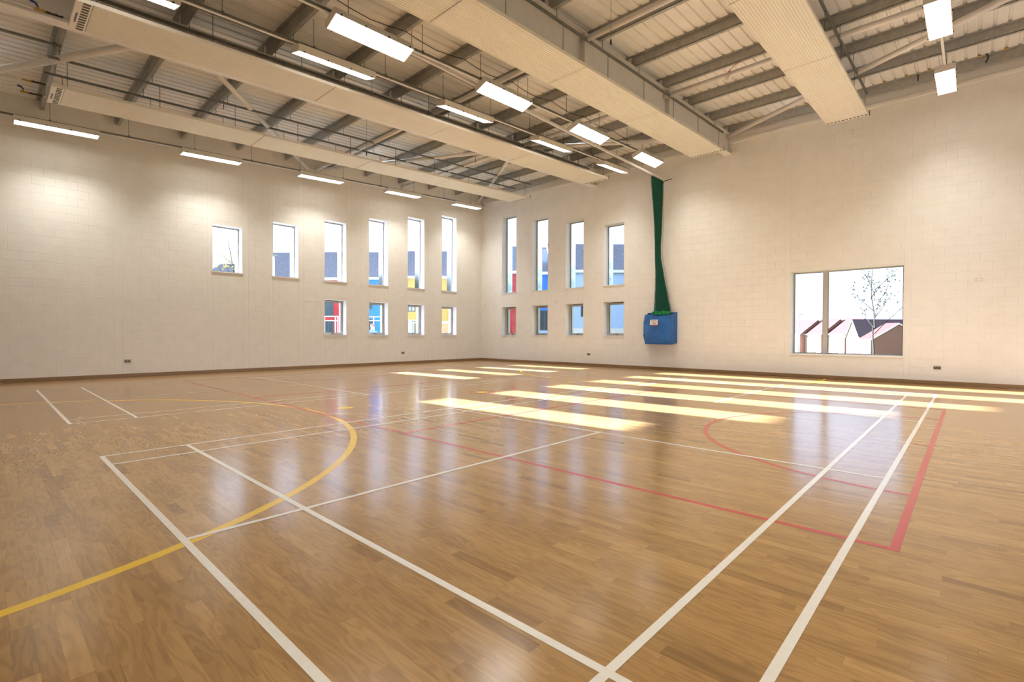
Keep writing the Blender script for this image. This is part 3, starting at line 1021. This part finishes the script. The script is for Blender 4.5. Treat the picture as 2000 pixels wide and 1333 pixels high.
f_ = sheet_grid(front, nu, nv)
fo = wpart('front_sheet', f_, 'blue_pvc', bag, True)
sm = fo.modifiers.new('thick', 'SOLIDIFY')
sm.thickness = 0.006
bk = MB().box(-2.27, -1.12, YB - 0.016, YB - 0.006, 0.98, 2.10)
wpart('back_sheet', bk, 'blue_pvc', bag)
sdv = MB()
for xs, xe in ((-2.20, -2.24), (-1.18, -1.13)):
    pts = [(xs - (0.07 if xs < -2 else 0) * (1 if 0.1 < q < 0.9 else 0), 15.90, 0.95 + 1.07 * q) for q in (0.0, 0.25, 0.5, 0.75, 1.0)]
    mid = [(xs * 0.5 + xe * 0.5 + (0.03 if xs < -2 else -0.05), 16.07, 0.98 + 1.08 * q) for q in (0.0, 0.25, 0.5, 0.75, 1.0)]
    bkp = [(xe, YB - 0.015, 1.0 + 1.09 * q) for q in (0.0, 0.25, 0.5, 0.75, 1.0)]
    sdv.add(pts + mid + bkp, [(i, i + 1, 6 + i, 5 + i) for i in range(4)] + [(5 + i, 6 + i, 11 + i, 10 + i) for i in range(4)])
wpart('side_gusset', sdv, 'blue_pvc', bag, True)
wpart('bottom_sheet', MB().hexa([(-2.2, 15.9, 0.945), (-1.18, 15.9, 0.945), (-1.13, YB - 0.01, 0.985), (-2.24, YB - 0.01, 0.985), (-2.2, 15.9, 0.952), (-1.18, 15.9, 0.952), (-1.13, YB - 0.01, 0.992), (-2.24, YB - 0.01, 0.992)]), 'blue_pvc', bag)
wpart('top_bar', MB().tube((-2.27, YB - 0.03, 2.09), (-1.12, YB - 0.03, 2.09), 0.014, n=8), 'blue_pvc', bag)
lb = wpart('label', MB().add([(-1.96, 15.79, 1.63), (-1.66, 15.79, 1.63), (-1.66, 15.80, 1.84), (-1.96, 15.80, 1.84), (-1.96, 15.80, 1.63), (-1.66, 15.80, 1.63), (-1.66, 15.81, 1.84), (-1.96, 15.81, 1.84)],
           [(0, 1, 2, 3), (7, 6, 5, 4), (0, 4, 5, 1), (1, 5, 6, 2), (2, 6, 7, 3), (3, 7, 4, 0)]), 'label', bag)
pr_ = MB()
for a, b, z in ((-1.91, -1.72, 1.79), (-1.86, -1.74, 1.69)):
    xq = a
    while xq < b:
        pr_.box(xq, xq + 0.018, 15.784, 15.792, z, z + 0.018)
        xq += 0.027
wpart('label_print', pr_, 'print_grey', lb)
wpart('label_emblem', MB().tube((-1.82, 15.785, 1.745), (-1.82, 15.793, 1.745), 0.022, n=3), 'print_blue', lb)
wpart('label_stripe', MB().box(-1.96, -1.66, 15.784, 15.792, 1.622, 1.648), 'print_red', lb)
wpart('protruding_net', MB().add([(-2.27, 16.02, 1.12), (-2.27, 16.02, 1.40), (-2.38, 16.06, 1.26), (-2.25, 16.12, 1.12), (-2.25, 16.12, 1.40), (-2.36, 16.10, 1.24)], [(0, 1, 2), (3, 5, 4), (0, 2, 5, 3), (1, 4, 5, 2), (0, 3, 4, 1)]), 'green_tape', bag)


# ------------------------------------------------------------------ small wall fittings
def socket(toP, u, z, label):
    r = thing('wall_socket', toP(u, z, 0), label, 'socket')

    def bx(mb, a, b, c, d, d0, d1):
        return mb.hexa([toP(a, c, d0), toP(b, c, d0), toP(b, c, d1), toP(a, c, d1), toP(a, d, d0), toP(b, d, d0), toP(b, d, d1), toP(a, d, d1)])
    wpart('plate', bx(MB(), u - 0.075, u + 0.075, z - 0.045, z + 0.045, -0.012, 0.0), 'socket', r)
    for s in (-1, 1):
        cu = u + s * 0.037
        ins = wpart('insert', bx(MB(), cu - 0.026, cu + 0.026, z - 0.03, z + 0.012, -0.015, -0.012), 'black', r)
        wpart('switch', bx(MB(), cu - 0.010, cu + 0.010, z + 0.018, z + 0.036, -0.017, -0.012), 'plate', r)
        pn = MB()
        bx(pn, cu - 0.004, cu + 0.004, z - 0.004, z + 0.008, -0.016, -0.015)
        bx(pn, cu - 0.016, cu - 0.008, z - 0.022, z - 0.017, -0.016, -0.015)
        bx(pn, cu + 0.008, cu + 0.016, z - 0.022, z - 0.017, -0.016, -0.015)
        wpart('pin_hole', pn, 'plate', ins)


socket(toW, 2.08, 0.475, 'brushed steel double socket on the plain blockwork beyond the tall windows')
socket(toW, 11.59, 0.48, 'brushed steel double socket low on the six-window wall between small windows')
socket(toN, -4.92, 0.48, 'brushed steel double socket below the narrow windows on the net-bag wall')
socket(toN, 5.98, 0.45, 'brushed steel double socket low beside the large window')


def plate(toP, u, z, w, h, label):
    r = thing('wall_plate', toP(u, z, 0), label, 'wall plate')

    def bx(mb, a, b, c, d, d0, d1):
        return mb.hexa([toP(a, c, d0), toP(b, c, d0), toP(b, c, d1), toP(a, c, d1), toP(a, d, d0), toP(b, d, d0), toP(b, d, d1), toP(a, d, d1)])
    wpart('plate', bx(MB(), u - w, u + w, z - h, z + h, -0.012, 0.0), 'plate', r)
    wpart('insert', bx(MB(), u - w * 0.55, u + w * 0.55, z - h * 0.5, z + h * 0.5, -0.016, -0.012), 'lining', r)


plate(toN, 6.75, 2.70, 0.07, 0.045, 'cream double wall plate high beside the large window')
plate(toN, -6.60, 2.71, 0.045, 0.05, 'cream square wall plate between the narrow windows')
plate(toN, -11.05, 2.72, 0.035, 0.045, 'small cream wall plate by the corner on the net-bag wall')
plate(toW, 16.12, 2.32, 0.035, 0.05, 'small cream wall plate by the corner on the six-window wall')

# hanging sensor leads, smoke detector, sagging cable
for (cx, cy, zb, lab) in ((1.65, 7.19, 6.76, 'thin lead with black sensor hanging beside the second white beam'), (-6.43, 6.92, 6.60, 'thin lead with black sensor hanging beside the panel nearest the six-window wall')):
    r = thing('sensor_lead', (cx, cy, zr(cy) + PD), lab, 'sensor')
    wpart('lead', MB().tube((cx, cy, zb), (cx, cy, zr(cy) + PD), 0.004, n=5), 'rod', r)
    wpart('sensor_tip', MB().path([Vector((cx, cy, zb + 0.03)), Vector((cx, cy, zb)), Vector((cx, cy, zb - 0.07)), Vector((cx, cy, zb - 0.08))], [0.006, 0.016, 0.018, 0.008], 8), 'black', r)
dt = thing('smoke_detector', (2.23, 11.46, zr(11.5, 0.2)), 'white smoke detector with red cable clipped under a white tie tube', 'detector')
wpart('base', MB().tube((2.23, 11.46, zr(11.5, 0.21)), (2.23, 11.46, zr(11.5, 0.25)), 0.055, n=18), 'lining', dt)
wpart('head', MB().tube((2.23, 11.46, zr(11.5, 0.25)), (2.23, 11.46, zr(11.5, 0.29)), 0.045, 0.03, n=18), 'plate', dt)
wpart('red_cable', MB().path([Vector((2.30, 11.40, zr(11.5, 0.15))), Vector((2.36, 11.38, zr(11.5, 0.10))), Vector((2.52, 11.36, zr(11.5, 0.03))), Vector((2.75, 11.36, zr(11.4, -0.05)))], [0.02, 0.006, 0.006, 0.006], 6), 'red', dt)
for (cx, cy, lab) in ((-7.62, 3.50, 'small red tag hanging from a purlin near the slanting bracing tube'), (-6.6, 11.42, 'small red tag hanging from a tie tube near the corner')):
    single('cable_tag', MB().tube((cx, cy, zr(cy, 0.22)), (cx + 0.01, cy, zr(cy, 0.02)), 0.011, n=6), 'red', (cx, cy, zr(cy, 0.22)), lab, 'tag')
pts = []
for k in range(2, 11):
    pts.append(Vector((-1.78, PUR[k], zr(PUR[k], 0.02))))
    if k < 10:
        for q, sg in ((0.25, 0.06), (0.5, 0.09), (0.75, 0.06)):
            yq = PUR[k] + 1.58 * q
            pts.append(Vector((-1.78, yq, zr(yq, 0.02 + sg))))
single('power_cable', MB().path(pts, [0.008] * len(pts), 5), 'hose', pts[0], 'thin dark cable sagging from purlin to purlin above the net track', 'cable')


# ------------------------------------------------------------------ outside: ground, houses, trees
def gz(x, y):
    z = -0.35
    if y > 30:
        fac = 1.0 if x > -16 else max(0.0, 1 - (-16 - x) / 8, min(1.0, (y - 45) / 20))
        z -= min(1.0, (y - 30) / 45) * 3.6 * fac
    if x < -24:
        z += min(1.0, (-24 - x) / 5) * 1.6
    if x < -30 and y < 12:
        z += min(1, (-30 - x) / 90) * 9 * min(1, (12 - y) / 30)
    if x > 12 and y > 20:
        z += min(1, (x - 12) / 40) * 2
    return z


gv, gf = [], []
GX = [-260, -200, -150, -120, -90, -70, -55, -45, -38, -33, -29, -26, -24, -20, -16, -12.2, -6, 0, 5, 9.5, 15, 22, 32, 50, 80, 140, 260]
GY = [-160, -110, -80, -55, -35, -20, -12, -6, -3.6, 0, 5, 10, 14, 17.0, 20, 24, 28, 30, 36, 45, 55, 65, 75, 85, 100, 140, 260]
for yy in GY:
    for xx in GX:
        gv.append((xx, yy, gz(xx, yy)))
nx = len(GX)
gm_ = MB().add(gv, [(j * nx + i, j * nx + i + 1, (j + 1) * nx + i + 1, (j + 1) * nx + i) for j in range(len(GY) - 1) for i in range(nx - 1)])
single('ground', gm_, 'grass', (0, 0, -0.35), 'rough grass ground around the hall', 'ground', kind='structure')


def house(loc, ang, Wd, D, eave, ridge, wall, roof, label, wins=(), doors=(), gable=None, name='house', low=None, fas='fascia', wfr='fascia'):
    """loc: front left corner on the ground; front faces local -y; ridge along local x"""
    r = thing(name, loc, label, 'house')
    r.rotation_euler = (0, 0, ang)
    mb = MB()
    v = [(0, 0, 0), (Wd, 0, 0), (Wd, D, 0), (0, D, 0), (0, 0, eave), (Wd, 0, eave), (Wd, D, eave), (0, D, eave)]
    part('wall', MB().add(v, [(0, 1, 5, 4), (2, 3, 7, 6)]), wall, r)
    part('gable_wall', MB().add(v + [(0, D / 2, ridge), (Wd, D / 2, ridge)], [(1, 2, 6, 9, 5), (3, 0, 4, 8, 7)]), gable or wall, r)
    ov = 0.18
    sl = (ridge - eave) / (D / 2)
    rf = MB()
    for s in (0, 1):
        y0, y1 = (-ov, D / 2) if s == 0 else (D + ov, D / 2)
        ze = eave - ov * sl
        p = [(-ov, y0, ze), (Wd + ov, y0, ze), (Wd + ov, y1, ridge), (-ov, y1, ridge)]
        q = [(a, b, c + 0.12) for a, b, c in p]
        if s:
            p = [p[1], p[0], p[3], p[2]]
            q = [q[1], q[0], q[3], q[2]]
        rf.hexa(p + q)
    ro = part('roof', rf, roof, r)
    fs = MB().box(-ov, Wd + ov, -ov - 0.04, -ov, eave - ov * sl - 0.08, eave - ov * sl + 0.12)
    part('fascia', fs, fas, ro)
    vg = MB()
    for xx in (-ov - 0.03, Wd + ov):
        for y0, y1 in ((-ov, D / 2), (D + ov, D / 2)):
            z0, z1 = eave - ov * sl, ridge
            vg.hexa([(xx, y0, z0 - 0.1), (xx + 0.03, y0, z0 - 0.1), (xx + 0.03, y1, z1 - 0.1), (xx, y1, z1 - 0.1), (xx, y0, z0 + 0.1), (xx + 0.03, y0, z0 + 0.1), (xx + 0.03, y1, z1 + 0.1), (xx, y1, z1 + 0.1)])
    part('verge_board', vg, fas, ro)
    for (f, a, b, c, d) in wins:
        if f == 'f':
            wb = MB().box(a, b, -0.05, 0.03, c, d)
            gb = MB().box(a + 0.07, (a + b) / 2 - 0.03, -0.06, -0.03, c + 0.07, d - 0.07).box((a + b) / 2 + 0.03, b - 0.07, -0.06, -0.03, c + 0.07, d - 0.07)
        else:
            wb = MB().box(Wd - 0.03, Wd + 0.05, a, b, c, d)
            gb = MB().box(Wd + 0.03, Wd + 0.06, a + 0.07, b - 0.07, c + 0.07, d - 0.07)
        w_ = part('window', wb, wfr, r)
        part('pane', gb, 'wpane', w_)
    for (a, b, h_, m_) in doors:
        part('door', MB().box(a, b, -0.05, 0.03, 0, h_), m_, r)
    if low:
        part('plinth_band', MB().box(0, Wd, -0.02, 0.02, 0, low[0]), low[1], r)
    return r


# stepped terrace of red-roofed houses north of the large window
u_ = Vector((0.6606, -0.7507, 0))
v_ = Vector((0.7507, 0.6606, 0))
ang_n = math.atan2(u_.y, u_.x)
EH = 5.6
P1 = Vector((-22.45, 128.5, 1.65))
H2l = P1 + v_ * 1.2
H2r = H2l + u_ * 6.19
H3l = H2r + v_ * 1.2
H3r = H3l + u_ * 6.08


def nh(left, Wd, lab, wins, ridge=3.3, roof='tile', D=8.0, wall='brick', gable='brick_b'):
    return house(Vector((left.x, left.y, left.z - EH)), ang_n, Wd, D, EH, EH + ridge, wall, roof, lab, wins=wins, gable=gable)


nh(P1 - u_ * 9.0, 9.0, 'red-roofed house behind the lamp post, furthest of the stepped terrace', [('f', 6.2, 7.4, 2.7, 4.2), ('f', 7.8, 8.7, 2.7, 4.2), ('f', 1.5, 2.7, 2.7, 4.2)])
nh(H2l, 6.19, 'red-roofed house of the stepped terrace beside the window mullion', [('f', 1.6, 2.2, 3.7, 5.0), ('f', 4.0, 4.6, 3.9, 5.0), ('f', 1.2, 1.8, 0.9, 2.2), ('f', 3.4, 4.2, 0.9, 2.2)])
nh(H3l, 6.08, 'red-roofed house of the stepped terrace beside the buff gable', [('f', 1.1, 1.7, 3.7, 5.0), ('f', 3.4, 4.0, 3.7, 5.0), ('f', 1.0, 1.8, 0.9, 2.2), ('f', 3.4, 4.2, 0.9, 2.2)])
# buff gable house with a dark slate roof and the nearer brick house
g5 = at(1678, 658, 98.0)
house(Vector((g5.x, g5.y, g5.z - 5.6)), math.atan2(v_.y, v_.x), 9.6, 3.9, 5.6, 5.6 + 3.4, 'brick_b', 'slate_d', 'buff gable-fronted house with long dark slate roof beside the slim tree', gable='brick', wins=[('f', 3, 4, 3.0, 4.2)])
h6 = at(1679, 663, 80.4)
house(Vector((h6.x, h6.y, h6.z - 5.2)), ang_n, 2.6, 8.4, 5.2, 7.7, 'brick', 'tile', 'nearer red-roofed house with broad brown brick gable', gable='brick_b', wins=[('s', 5.2, 6.0, 3.6, 4.4), ('f', 0.8, 1.5, 3.2, 4.4)])

# coloured houses seen through the six-window wall (front faces the hall)
ang_c = math.atan2(CR.y, CR.x)


def ch(px0, px1, eave_px, depth, base, ridge, D, wall, roof, lab, wins, **kw):
    a = at(px0, eave_px, depth)
    b = at(px1, eave_px, depth)
    Wd = math.hypot(b.x - a.x, b.y - a.y)
    return house(Vector((a.x, a.y, base)), ang_c, Wd, D, a.z - base, ridge - base, wall, roof, lab, wins=[(f, p * Wd, q * Wd, c, d) for f, p, q, c, d in wins], wfr='alu_dark', **kw)


ch(470, 566, 560, 44, 1.2, 9.0, 7.5, 'r_white', 'slate', 'white rendered house with grey slate roof beyond the second tall window', [('f', .3, .4, 2.2, 3.2)], gable='slate_d')
ch(395, 478, 541, 58, 1.2, 9.9, 8.0, 'r_white', 'slate', 'pale distant house with slate roof beyond the first tall window', [])
ch(598, 690, 543, 40, 1.2, 8.45, 8.0, 'r_red', 'slate', 'red clad terraced house with dark glazing', [('f', .36, .58, 0.2, 1.15), ('f', .36, .58, 1.5, 2.9), ('f', .05, .25, 1.5, 2.9)])
ch(690, 757, 542, 40, 1.2, 8.45, 8.0, 'r_blue', 'slate', 'bright blue clad terraced house', [('f', .40, .56, 2.1, 3.0), ('f', .05, .2, 2.1, 3.0), ('f', .42, .62, 0.0, 1.3)], doors=[(2.3, 2.75, 2.0, 'r_blue')])
ch(757, 775, 542, 40, 1.2, 8.45, 8.0, 'leaf_d', 'slate', 'narrow dark green bay between the blue and yellow houses', [])
ch(775, 905, 540, 40, 1.2, 8.55, 8.0, 'r_yellow', 'slate', 'yellow clad terraced house with dark glazing', [('f', .17, .28, 1.9, 3.0), ('f', .17, .28, 0.1, 1.2), ('f', .67, .75, 2.2, 2.8)])
# houses seen through the narrow windows beside the net
ch(952, 1012, 530, 36, 0.0, 8.3, 8.0, 'r_red', 'slate', 'red house behind yellow-leaved branches', [('f', .2, .5, 2.6, 3.8)])
ch(1013, 1080, 532, 37, 0.0, 8.4, 8.0, 'r_blue', 'slate', 'blue house with dark window between the red and pale blue houses', [('f', .62, .9, 1.6, 3.1), ('f', .1, .3, 1.6, 3.1)], low=(1.6, 'r_pale'))
ch(1081, 1240, 528, 36, 0.0, 8.5, 8.0, 'r_pale', 'slate', 'pale blue rendered house with grey roof beside the net', [('f', .62, .70, 3.2, 4.0), ('f', .34, .40, 2.6, 3.6), ('f', .62, .70, 0.4, 1.8)], low=(1.75, 'r_white'))

# brick wall and white railings outside the six-window wall
a = at(852, 632, 31)
b = at(930, 632, 31)
dirv = (b - a)
dirv.z = 0
bw = single('garden_wall', MB().hexa([(a.x, a.y, -0.3), (b.x, b.y, -0.3), (b.x - 0.2, b.y + 0.2, -0.3), (a.x - 0.2, a.y + 0.2, -0.3), (a.x, a.y, a.z), (b.x, b.y, a.z), (b.x - 0.2, b.y + 0.2, a.z), (a.x - 0.2, a.y + 0.2, a.z)]), 'brick_o', (a.x, a.y, -0.3), 'orange brick garden wall in front of the yellow house', 'wall')


def railing(px0, px1, y1, y2, depth, label, posts):
    a = at(px0, y1, depth)
    b = at(px1, y1, depth)
    c = at(px0, y2, depth)
    base = gz(a.x, a.y)
    r = thing('railing', (a.x, a.y, base), label, 'railing')
    wpart('top_rail', MB().tube(a, Vector((b.x, b.y, a.z)), 0.030, n=8), 'rail_w', r)
    wpart('lower_rail', MB().tube(c, Vector((b.x, b.y, c.z)), 0.024, n=8), 'rail_w', r)
    for px in posts:
        p = at(px, y1, depth)
        wpart('post', MB().tube((p.x, p.y, gz(p.x, p.y) - 0.1), (p.x, p.y, a.z), 0.032, n=8), 'rail_w', r)
    return r


railing(606, 661, 618.5, 626.5, 30, 'white tubular handrail in front of the red house', (607, 634, 655, 660))
railing(664, 762, 619.0, 626.5, 30, 'white tubular handrail in front of the blue house', (665, 695, 730, 761))
railing(798, 836, 626, 631, 30, 'white tubular handrail in front of the yellow house', (799, 803, 835))
railing(852, 900, 629, 631.5, 30.5, 'white tubular handrail above the orange garden wall', (853, 899))


def limb(mb, p, d, L, r, depth, rg, leaves, n=6):
    q = p
    seg = 4
    dd = d.copy()
    rr = r
    for i in range(seg):
        dd = (dd + Vector((rg.uniform(-.12, .12), rg.uniform(-.12, .12), rg.uniform(-.03, .08)))).normalized()
        q2 = q + dd * (L / seg)
        r2 = rr * 0.8
        mb.tube(q, q2, rr, r2, n, cap=(i == 0 or i == seg - 1))
        if depth > 0 and i > 0:
            for _ in range(1 if depth > 1 else 2):
                ax = Vector((rg.uniform(-1, 1), rg.uniform(-1, 1), rg.uniform(0.1, 0.7))).normalized()
                limb(mb, q2, (dd * 0.6 + ax * 0.8).normalized(), L * 0.45, r2 * 0.55, depth - 1, rg, leaves, 4)
        if depth == 0:
            leaves.append(q2)
        q, rr = q2, r2


def slim_tree(base, h_, label, leafmat, seed, nleaf, ls=0.09):
    rg = random.Random(seed)
    r = thing('slim_tree', base, label, 'tree')
    tb = MB()
    leaves = []
    limb(tb, Vector((0, 0, 0)), Vector((0.02, 0, 1)), h_ * 0.42, 0.10, 0, rg, [])
    top = Vector((0.06, 0, h_ * 0.42))
    limb(tb, top - Vector((0, 0, 0.1)), Vector((0.03, 0.02, 1)), h_ * 0.58, 0.055, 1, rg, leaves)
    for k in range(9):
        an = k * 2.4
        z = h_ * (0.36 + 0.05 * k)
        limb(tb, Vector((0.04, 0, z)), Vector((math.cos(an) * 0.7, math.sin(an) * 0.7, 0.75)).normalized(), h_ * (0.34 - 0.022 * k), 0.028, 1, rg, leaves, 5)
    part('trunk', tb, 'bark', r)
    lf = MB()
    for k in range(nleaf):
        p = rg.choice(leaves) + Vector((rg.uniform(-.2, .2), rg.uniform(-.2, .2), rg.uniform(-.2, .2)))
        a = Vector((rg.uniform(-1, 1), rg.uniform(-1, 1), rg.uniform(-1, 1))).normalized() * ls
        b = a.orthogonal().normalized() * ls * 0.5
        lf.add([p - a, p + b, p + a, p - b], [(0, 1, 2, 3)])
    part('foliage', lf, leafmat, r)
    return r


slim_tree(Vector((1.72, 41.0, gz(1.7, 41) - 0.1)), 7.6, 'slim nearly bare young tree outside the large window', 'leaf', 11, 190)
slim_tree(Vector((-15.6, 20.2, -0.35)), 5.2, 'small yellow-leaved tree by the corner of the hall', 'leaf_y', 5, 420, 0.12)
tq = at(461, 640, 34)
slim_tree(Vector((tq.x, tq.y, gz(tq.x, tq.y) - 0.1)), 6.6, 'slim tree with a few orange leaves beyond the first tall window', 'leaf_y', 23, 60, 0.1)


def bush_tree(base, h_, rad, label, leafmat, seed, n=1400, ls=0.3):
    rg = random.Random(seed)
    r = thing('leafy_tree', base, label, 'tree', 'broad trees around the hall')
    tb = MB()
    limb(tb, Vector((0, 0, 0)), Vector((0, 0, 1)), h_ * 0.6, h_ * 0.03, 1, rg, [])
    part('trunk', tb, 'bark', r)
    lf = MB()
    lobes = [(Vector((rg.uniform(-.5, .5) * rad, rg.uniform(-.5, .5) * rad, h_ * rg.uniform(.4, .8))), rad * rg.uniform(.45, .7)) for _ in range(9)]
    for k in range(n):
        c, q = rg.choice(lobes)
        d = Vector((rg.gauss(0, 1), rg.gauss(0, 1), rg.gauss(0, 1))).normalized() * q * rg.uniform(0.75, 1.0)
        p = c + d
        a = Vector((rg.uniform(-1, 1), rg.uniform(-1, 1), rg.uniform(-1, 1))).normalized() * ls
        b = a.orthogonal().normalized() * ls * 0.6
        lf.add([p - a, p + b, p + a, p - b], [(0, 1, 2, 3)])
    part('foliage', lf, leafmat, r)
    return r


for i, (bx_, by_, hh, rr, mm, lab) in enumerate(((10.0, 33.0, 9.0, 3.6, 'leaf_d', 'broad dark tree across the road from the narrow windows'), (17.0, 38.0, 10.0, 4.2, 'leaf_d', 'tallest broad dark tree across the road'),
        (24.0, 46.0, 9.0, 4.0, 'leaf', 'olive broad tree at the end of the road'), (-62.0, -22.0, 7.0, 3.6, 'leaf', 'round olive tree on the grassy slope'),
        (-70.0, -34.0, 8.0, 4.0, 'leaf_d', 'round dark tree on the grassy slope'), (-58.0, -6.0, 6.0, 3.0, 'leaf', 'low olive tree at the foot of the grassy slope'), (-80.0, -12.0, 8.0, 4.0, 'leaf', 'olive tree at the top of the grassy slope'))):
    bush_tree(Vector((bx_, by_, gz(bx_, by_) - 0.1)), hh, rr, lab, mm, 40 + i)

# street lamp beyond the large window
lp = at(1560, 615, 50)
sl_ = thing('street_lamp', (lp.x, lp.y, gz(lp.x, lp.y) - 0.2), 'pale street lamp post with flat dark head', 'street lamp')
wpart('post', MB().tube((lp.x, lp.y, gz(lp.x, lp.y) - 0.2), (lp.x, lp.y, lp.z), 0.07, 0.045, n=10), 'rail_w', sl_, True)
wpart('lamp_head', MB().hexa([(lp.x + 0.02, lp.y - 0.08, lp.z - 0.06), (lp.x + 0.42, lp.y - 0.08, lp.z - 0.03), (lp.x + 0.42, lp.y + 0.08, lp.z - 0.03), (lp.x + 0.02, lp.y + 0.08, lp.z - 0.06), (lp.x + 0.02, lp.y - 0.06, lp.z + 0.02), (lp.x + 0.40, lp.y - 0.06, lp.z + 0.03), (lp.x + 0.40, lp.y + 0.06, lp.z + 0.03), (lp.x + 0.02, lp.y + 0.06, lp.z + 0.02)]), 'alu_dark', sl_)
lq = at(535, 500, 30)
s2 = thing('street_lamp', (lq.x, lq.y, gz(lq.x, lq.y) - 0.1), 'pale street lamp post beyond the second tall window', 'street lamp')
wpart('post', MB().tube((lq.x, lq.y, gz(lq.x, lq.y) - 0.1), (lq.x, lq.y, lq.z), 0.06, 0.045, n=10), 'rail_w', s2, True)
wpart('lamp_head', MB().box(lq.x - 0.12, lq.x + 0.12, lq.y - 0.16, lq.y + 0.16, lq.z - 0.02, lq.z + 0.07), 'alu_dark', s2)

# person in a blue jacket standing outside the small windows
pp = at(728, 637, 27)
pz = gz(pp.x, pp.y)
hgt = pp.z + 0.10 - pz
k = hgt / 1.78
me = bpy.data.meshes.new('body')
J = [(0, 0, .95), (0, 0, 1.15), (0, -.01, 1.38), (0, 0, 1.50), (0, -.02, 1.60), (0, -.03, 1.70), (.11, 0, .88), (.12, -.02, .48), (.12, .02, .07), (.12, -.16, .03), (-.11, 0, .88), (-.12, -.02, .48), (-.12, .02, .07), (-.12, -.16, .03),
     (.19, 0, 1.40), (.26, .02, 1.12), (.24, -.12, .90), (.23, -.19, .82), (-.19, 0, 1.40), (-.26, .02, 1.12), (-.24, -.12, .90), (-.23, -.19, .82)]
E_ = [(0, 1), (1, 2), (2, 3), (3, 4), (4, 5), (0, 6), (6, 7), (7, 8), (8, 9), (0, 10), (10, 11), (11, 12), (12, 13), (2, 14), (14, 15), (15, 16), (16, 17), (2, 18), (18, 19), (19, 20), (20, 21)]
R_ = [.15, .15, .16, .06, .095, .085, .10, .075, .05, .045, .10, .075, .05, .045, .075, .055, .042, .04, .075, .055, .042, .04]
me.from_pydata([(x_ * k, y_ * k, z_ * k) for x_, y_, z_ in J], E_, [])
person = thing('person', (pp.x, pp.y, pz), 'person in a blue jacket standing outside by the white handrail', 'person')
person.rotation_euler = (0, 0, math.radians(50))
body = obj('body', me, person)
sk_ = body.modifiers.new('skin', 'SKIN')
for i, sv in enumerate(me.skin_vertices[0].data):
    sv.radius = (R_[i] * k * (1.15 if i < 3 else 1), R_[i] * k * (0.75 if i < 3 else 1))
    sv.use_root = (i == 0)
ss = body.modifiers.new('sub', 'SUBSURF')
ss.levels = 2
ss.render_levels = 2
mt = bpy.data.materials.new('person_clothes_and_skin')
mt.use_nodes = True
t_ = mt.node_tree
b_ = t_.nodes['Principled BSDF']
tc = t_.nodes.new('ShaderNodeTexCoord')
sx = t_.nodes.new('ShaderNodeSeparateXYZ')
rp_ = t_.nodes.new('ShaderNodeValToRGB')
rp_.color_ramp.interpolation = 'CONSTANT'
mr = t_.nodes.new('ShaderNodeMapRange')
mr.inputs['From Max'].default_value = 1.8 * k
e0 = rp_.color_ramp.elements
e0[0].position = 0
e0[0].color = (0.02, 0.02, 0.02, 1)
e0[1].position = 0.84
e0[1].color = (0.60, 0.28, 0.16, 1)
for p_, c_ in ((0.06, (0.03, 0.03, 0.05)), (0.52, (0.02, 0.07, 0.32))):
    q_ = e0.new(p_)
    q_.color = c_ + (1,)
t_.links.new(tc.outputs['Object'], sx.inputs[0])
t_.links.new(sx.outputs['Z'], mr.inputs['Value'])
t_.links.new(mr.outputs[0], rp_.inputs['Fac'])
t_.links.new(rp_.outputs['Color'], b_.inputs['Base Color'])
me.materials.append(mt)
hr = MB()
hv = []
for j in range(5):
    th = math.pi * 0.5 * j / 4
    for i in range(10):
        f_a = 2 * math.pi * i / 10
        hv.append((0.098 * k * math.cos(th) * math.cos(f_a), (-0.005 + 0.108 * math.cos(th) * math.sin(f_a)) * k, (1.685 + 0.115 * math.sin(th)) * k))
hr.add(hv, [(j * 10 + i, j * 10 + (i + 1) % 10, (j + 1) * 10 + (i + 1) % 10, (j + 1) * 10 + i) for j in range(4) for i in range(10)])
part('hair', hr, 'hair', person, True)
fc_ = MB()
for s in (-1, 1):
    fc_.tube((s * 0.035 * k, -0.115 * k, 1.675 * k), (s * 0.035 * k, -0.125 * k, 1.675 * k), 0.012 * k, n=6)
part('eye', fc_, 'black', person)
part('nose', MB().add([(-.015 * k, -.115 * k, 1.63 * k), (.015 * k, -.115 * k, 1.63 * k), (0, -.145 * k, 1.635 * k), (0, -.118 * k, 1.68 * k)], [(0, 1, 2), (0, 2, 3), (1, 3, 2)]), 'skin', person)
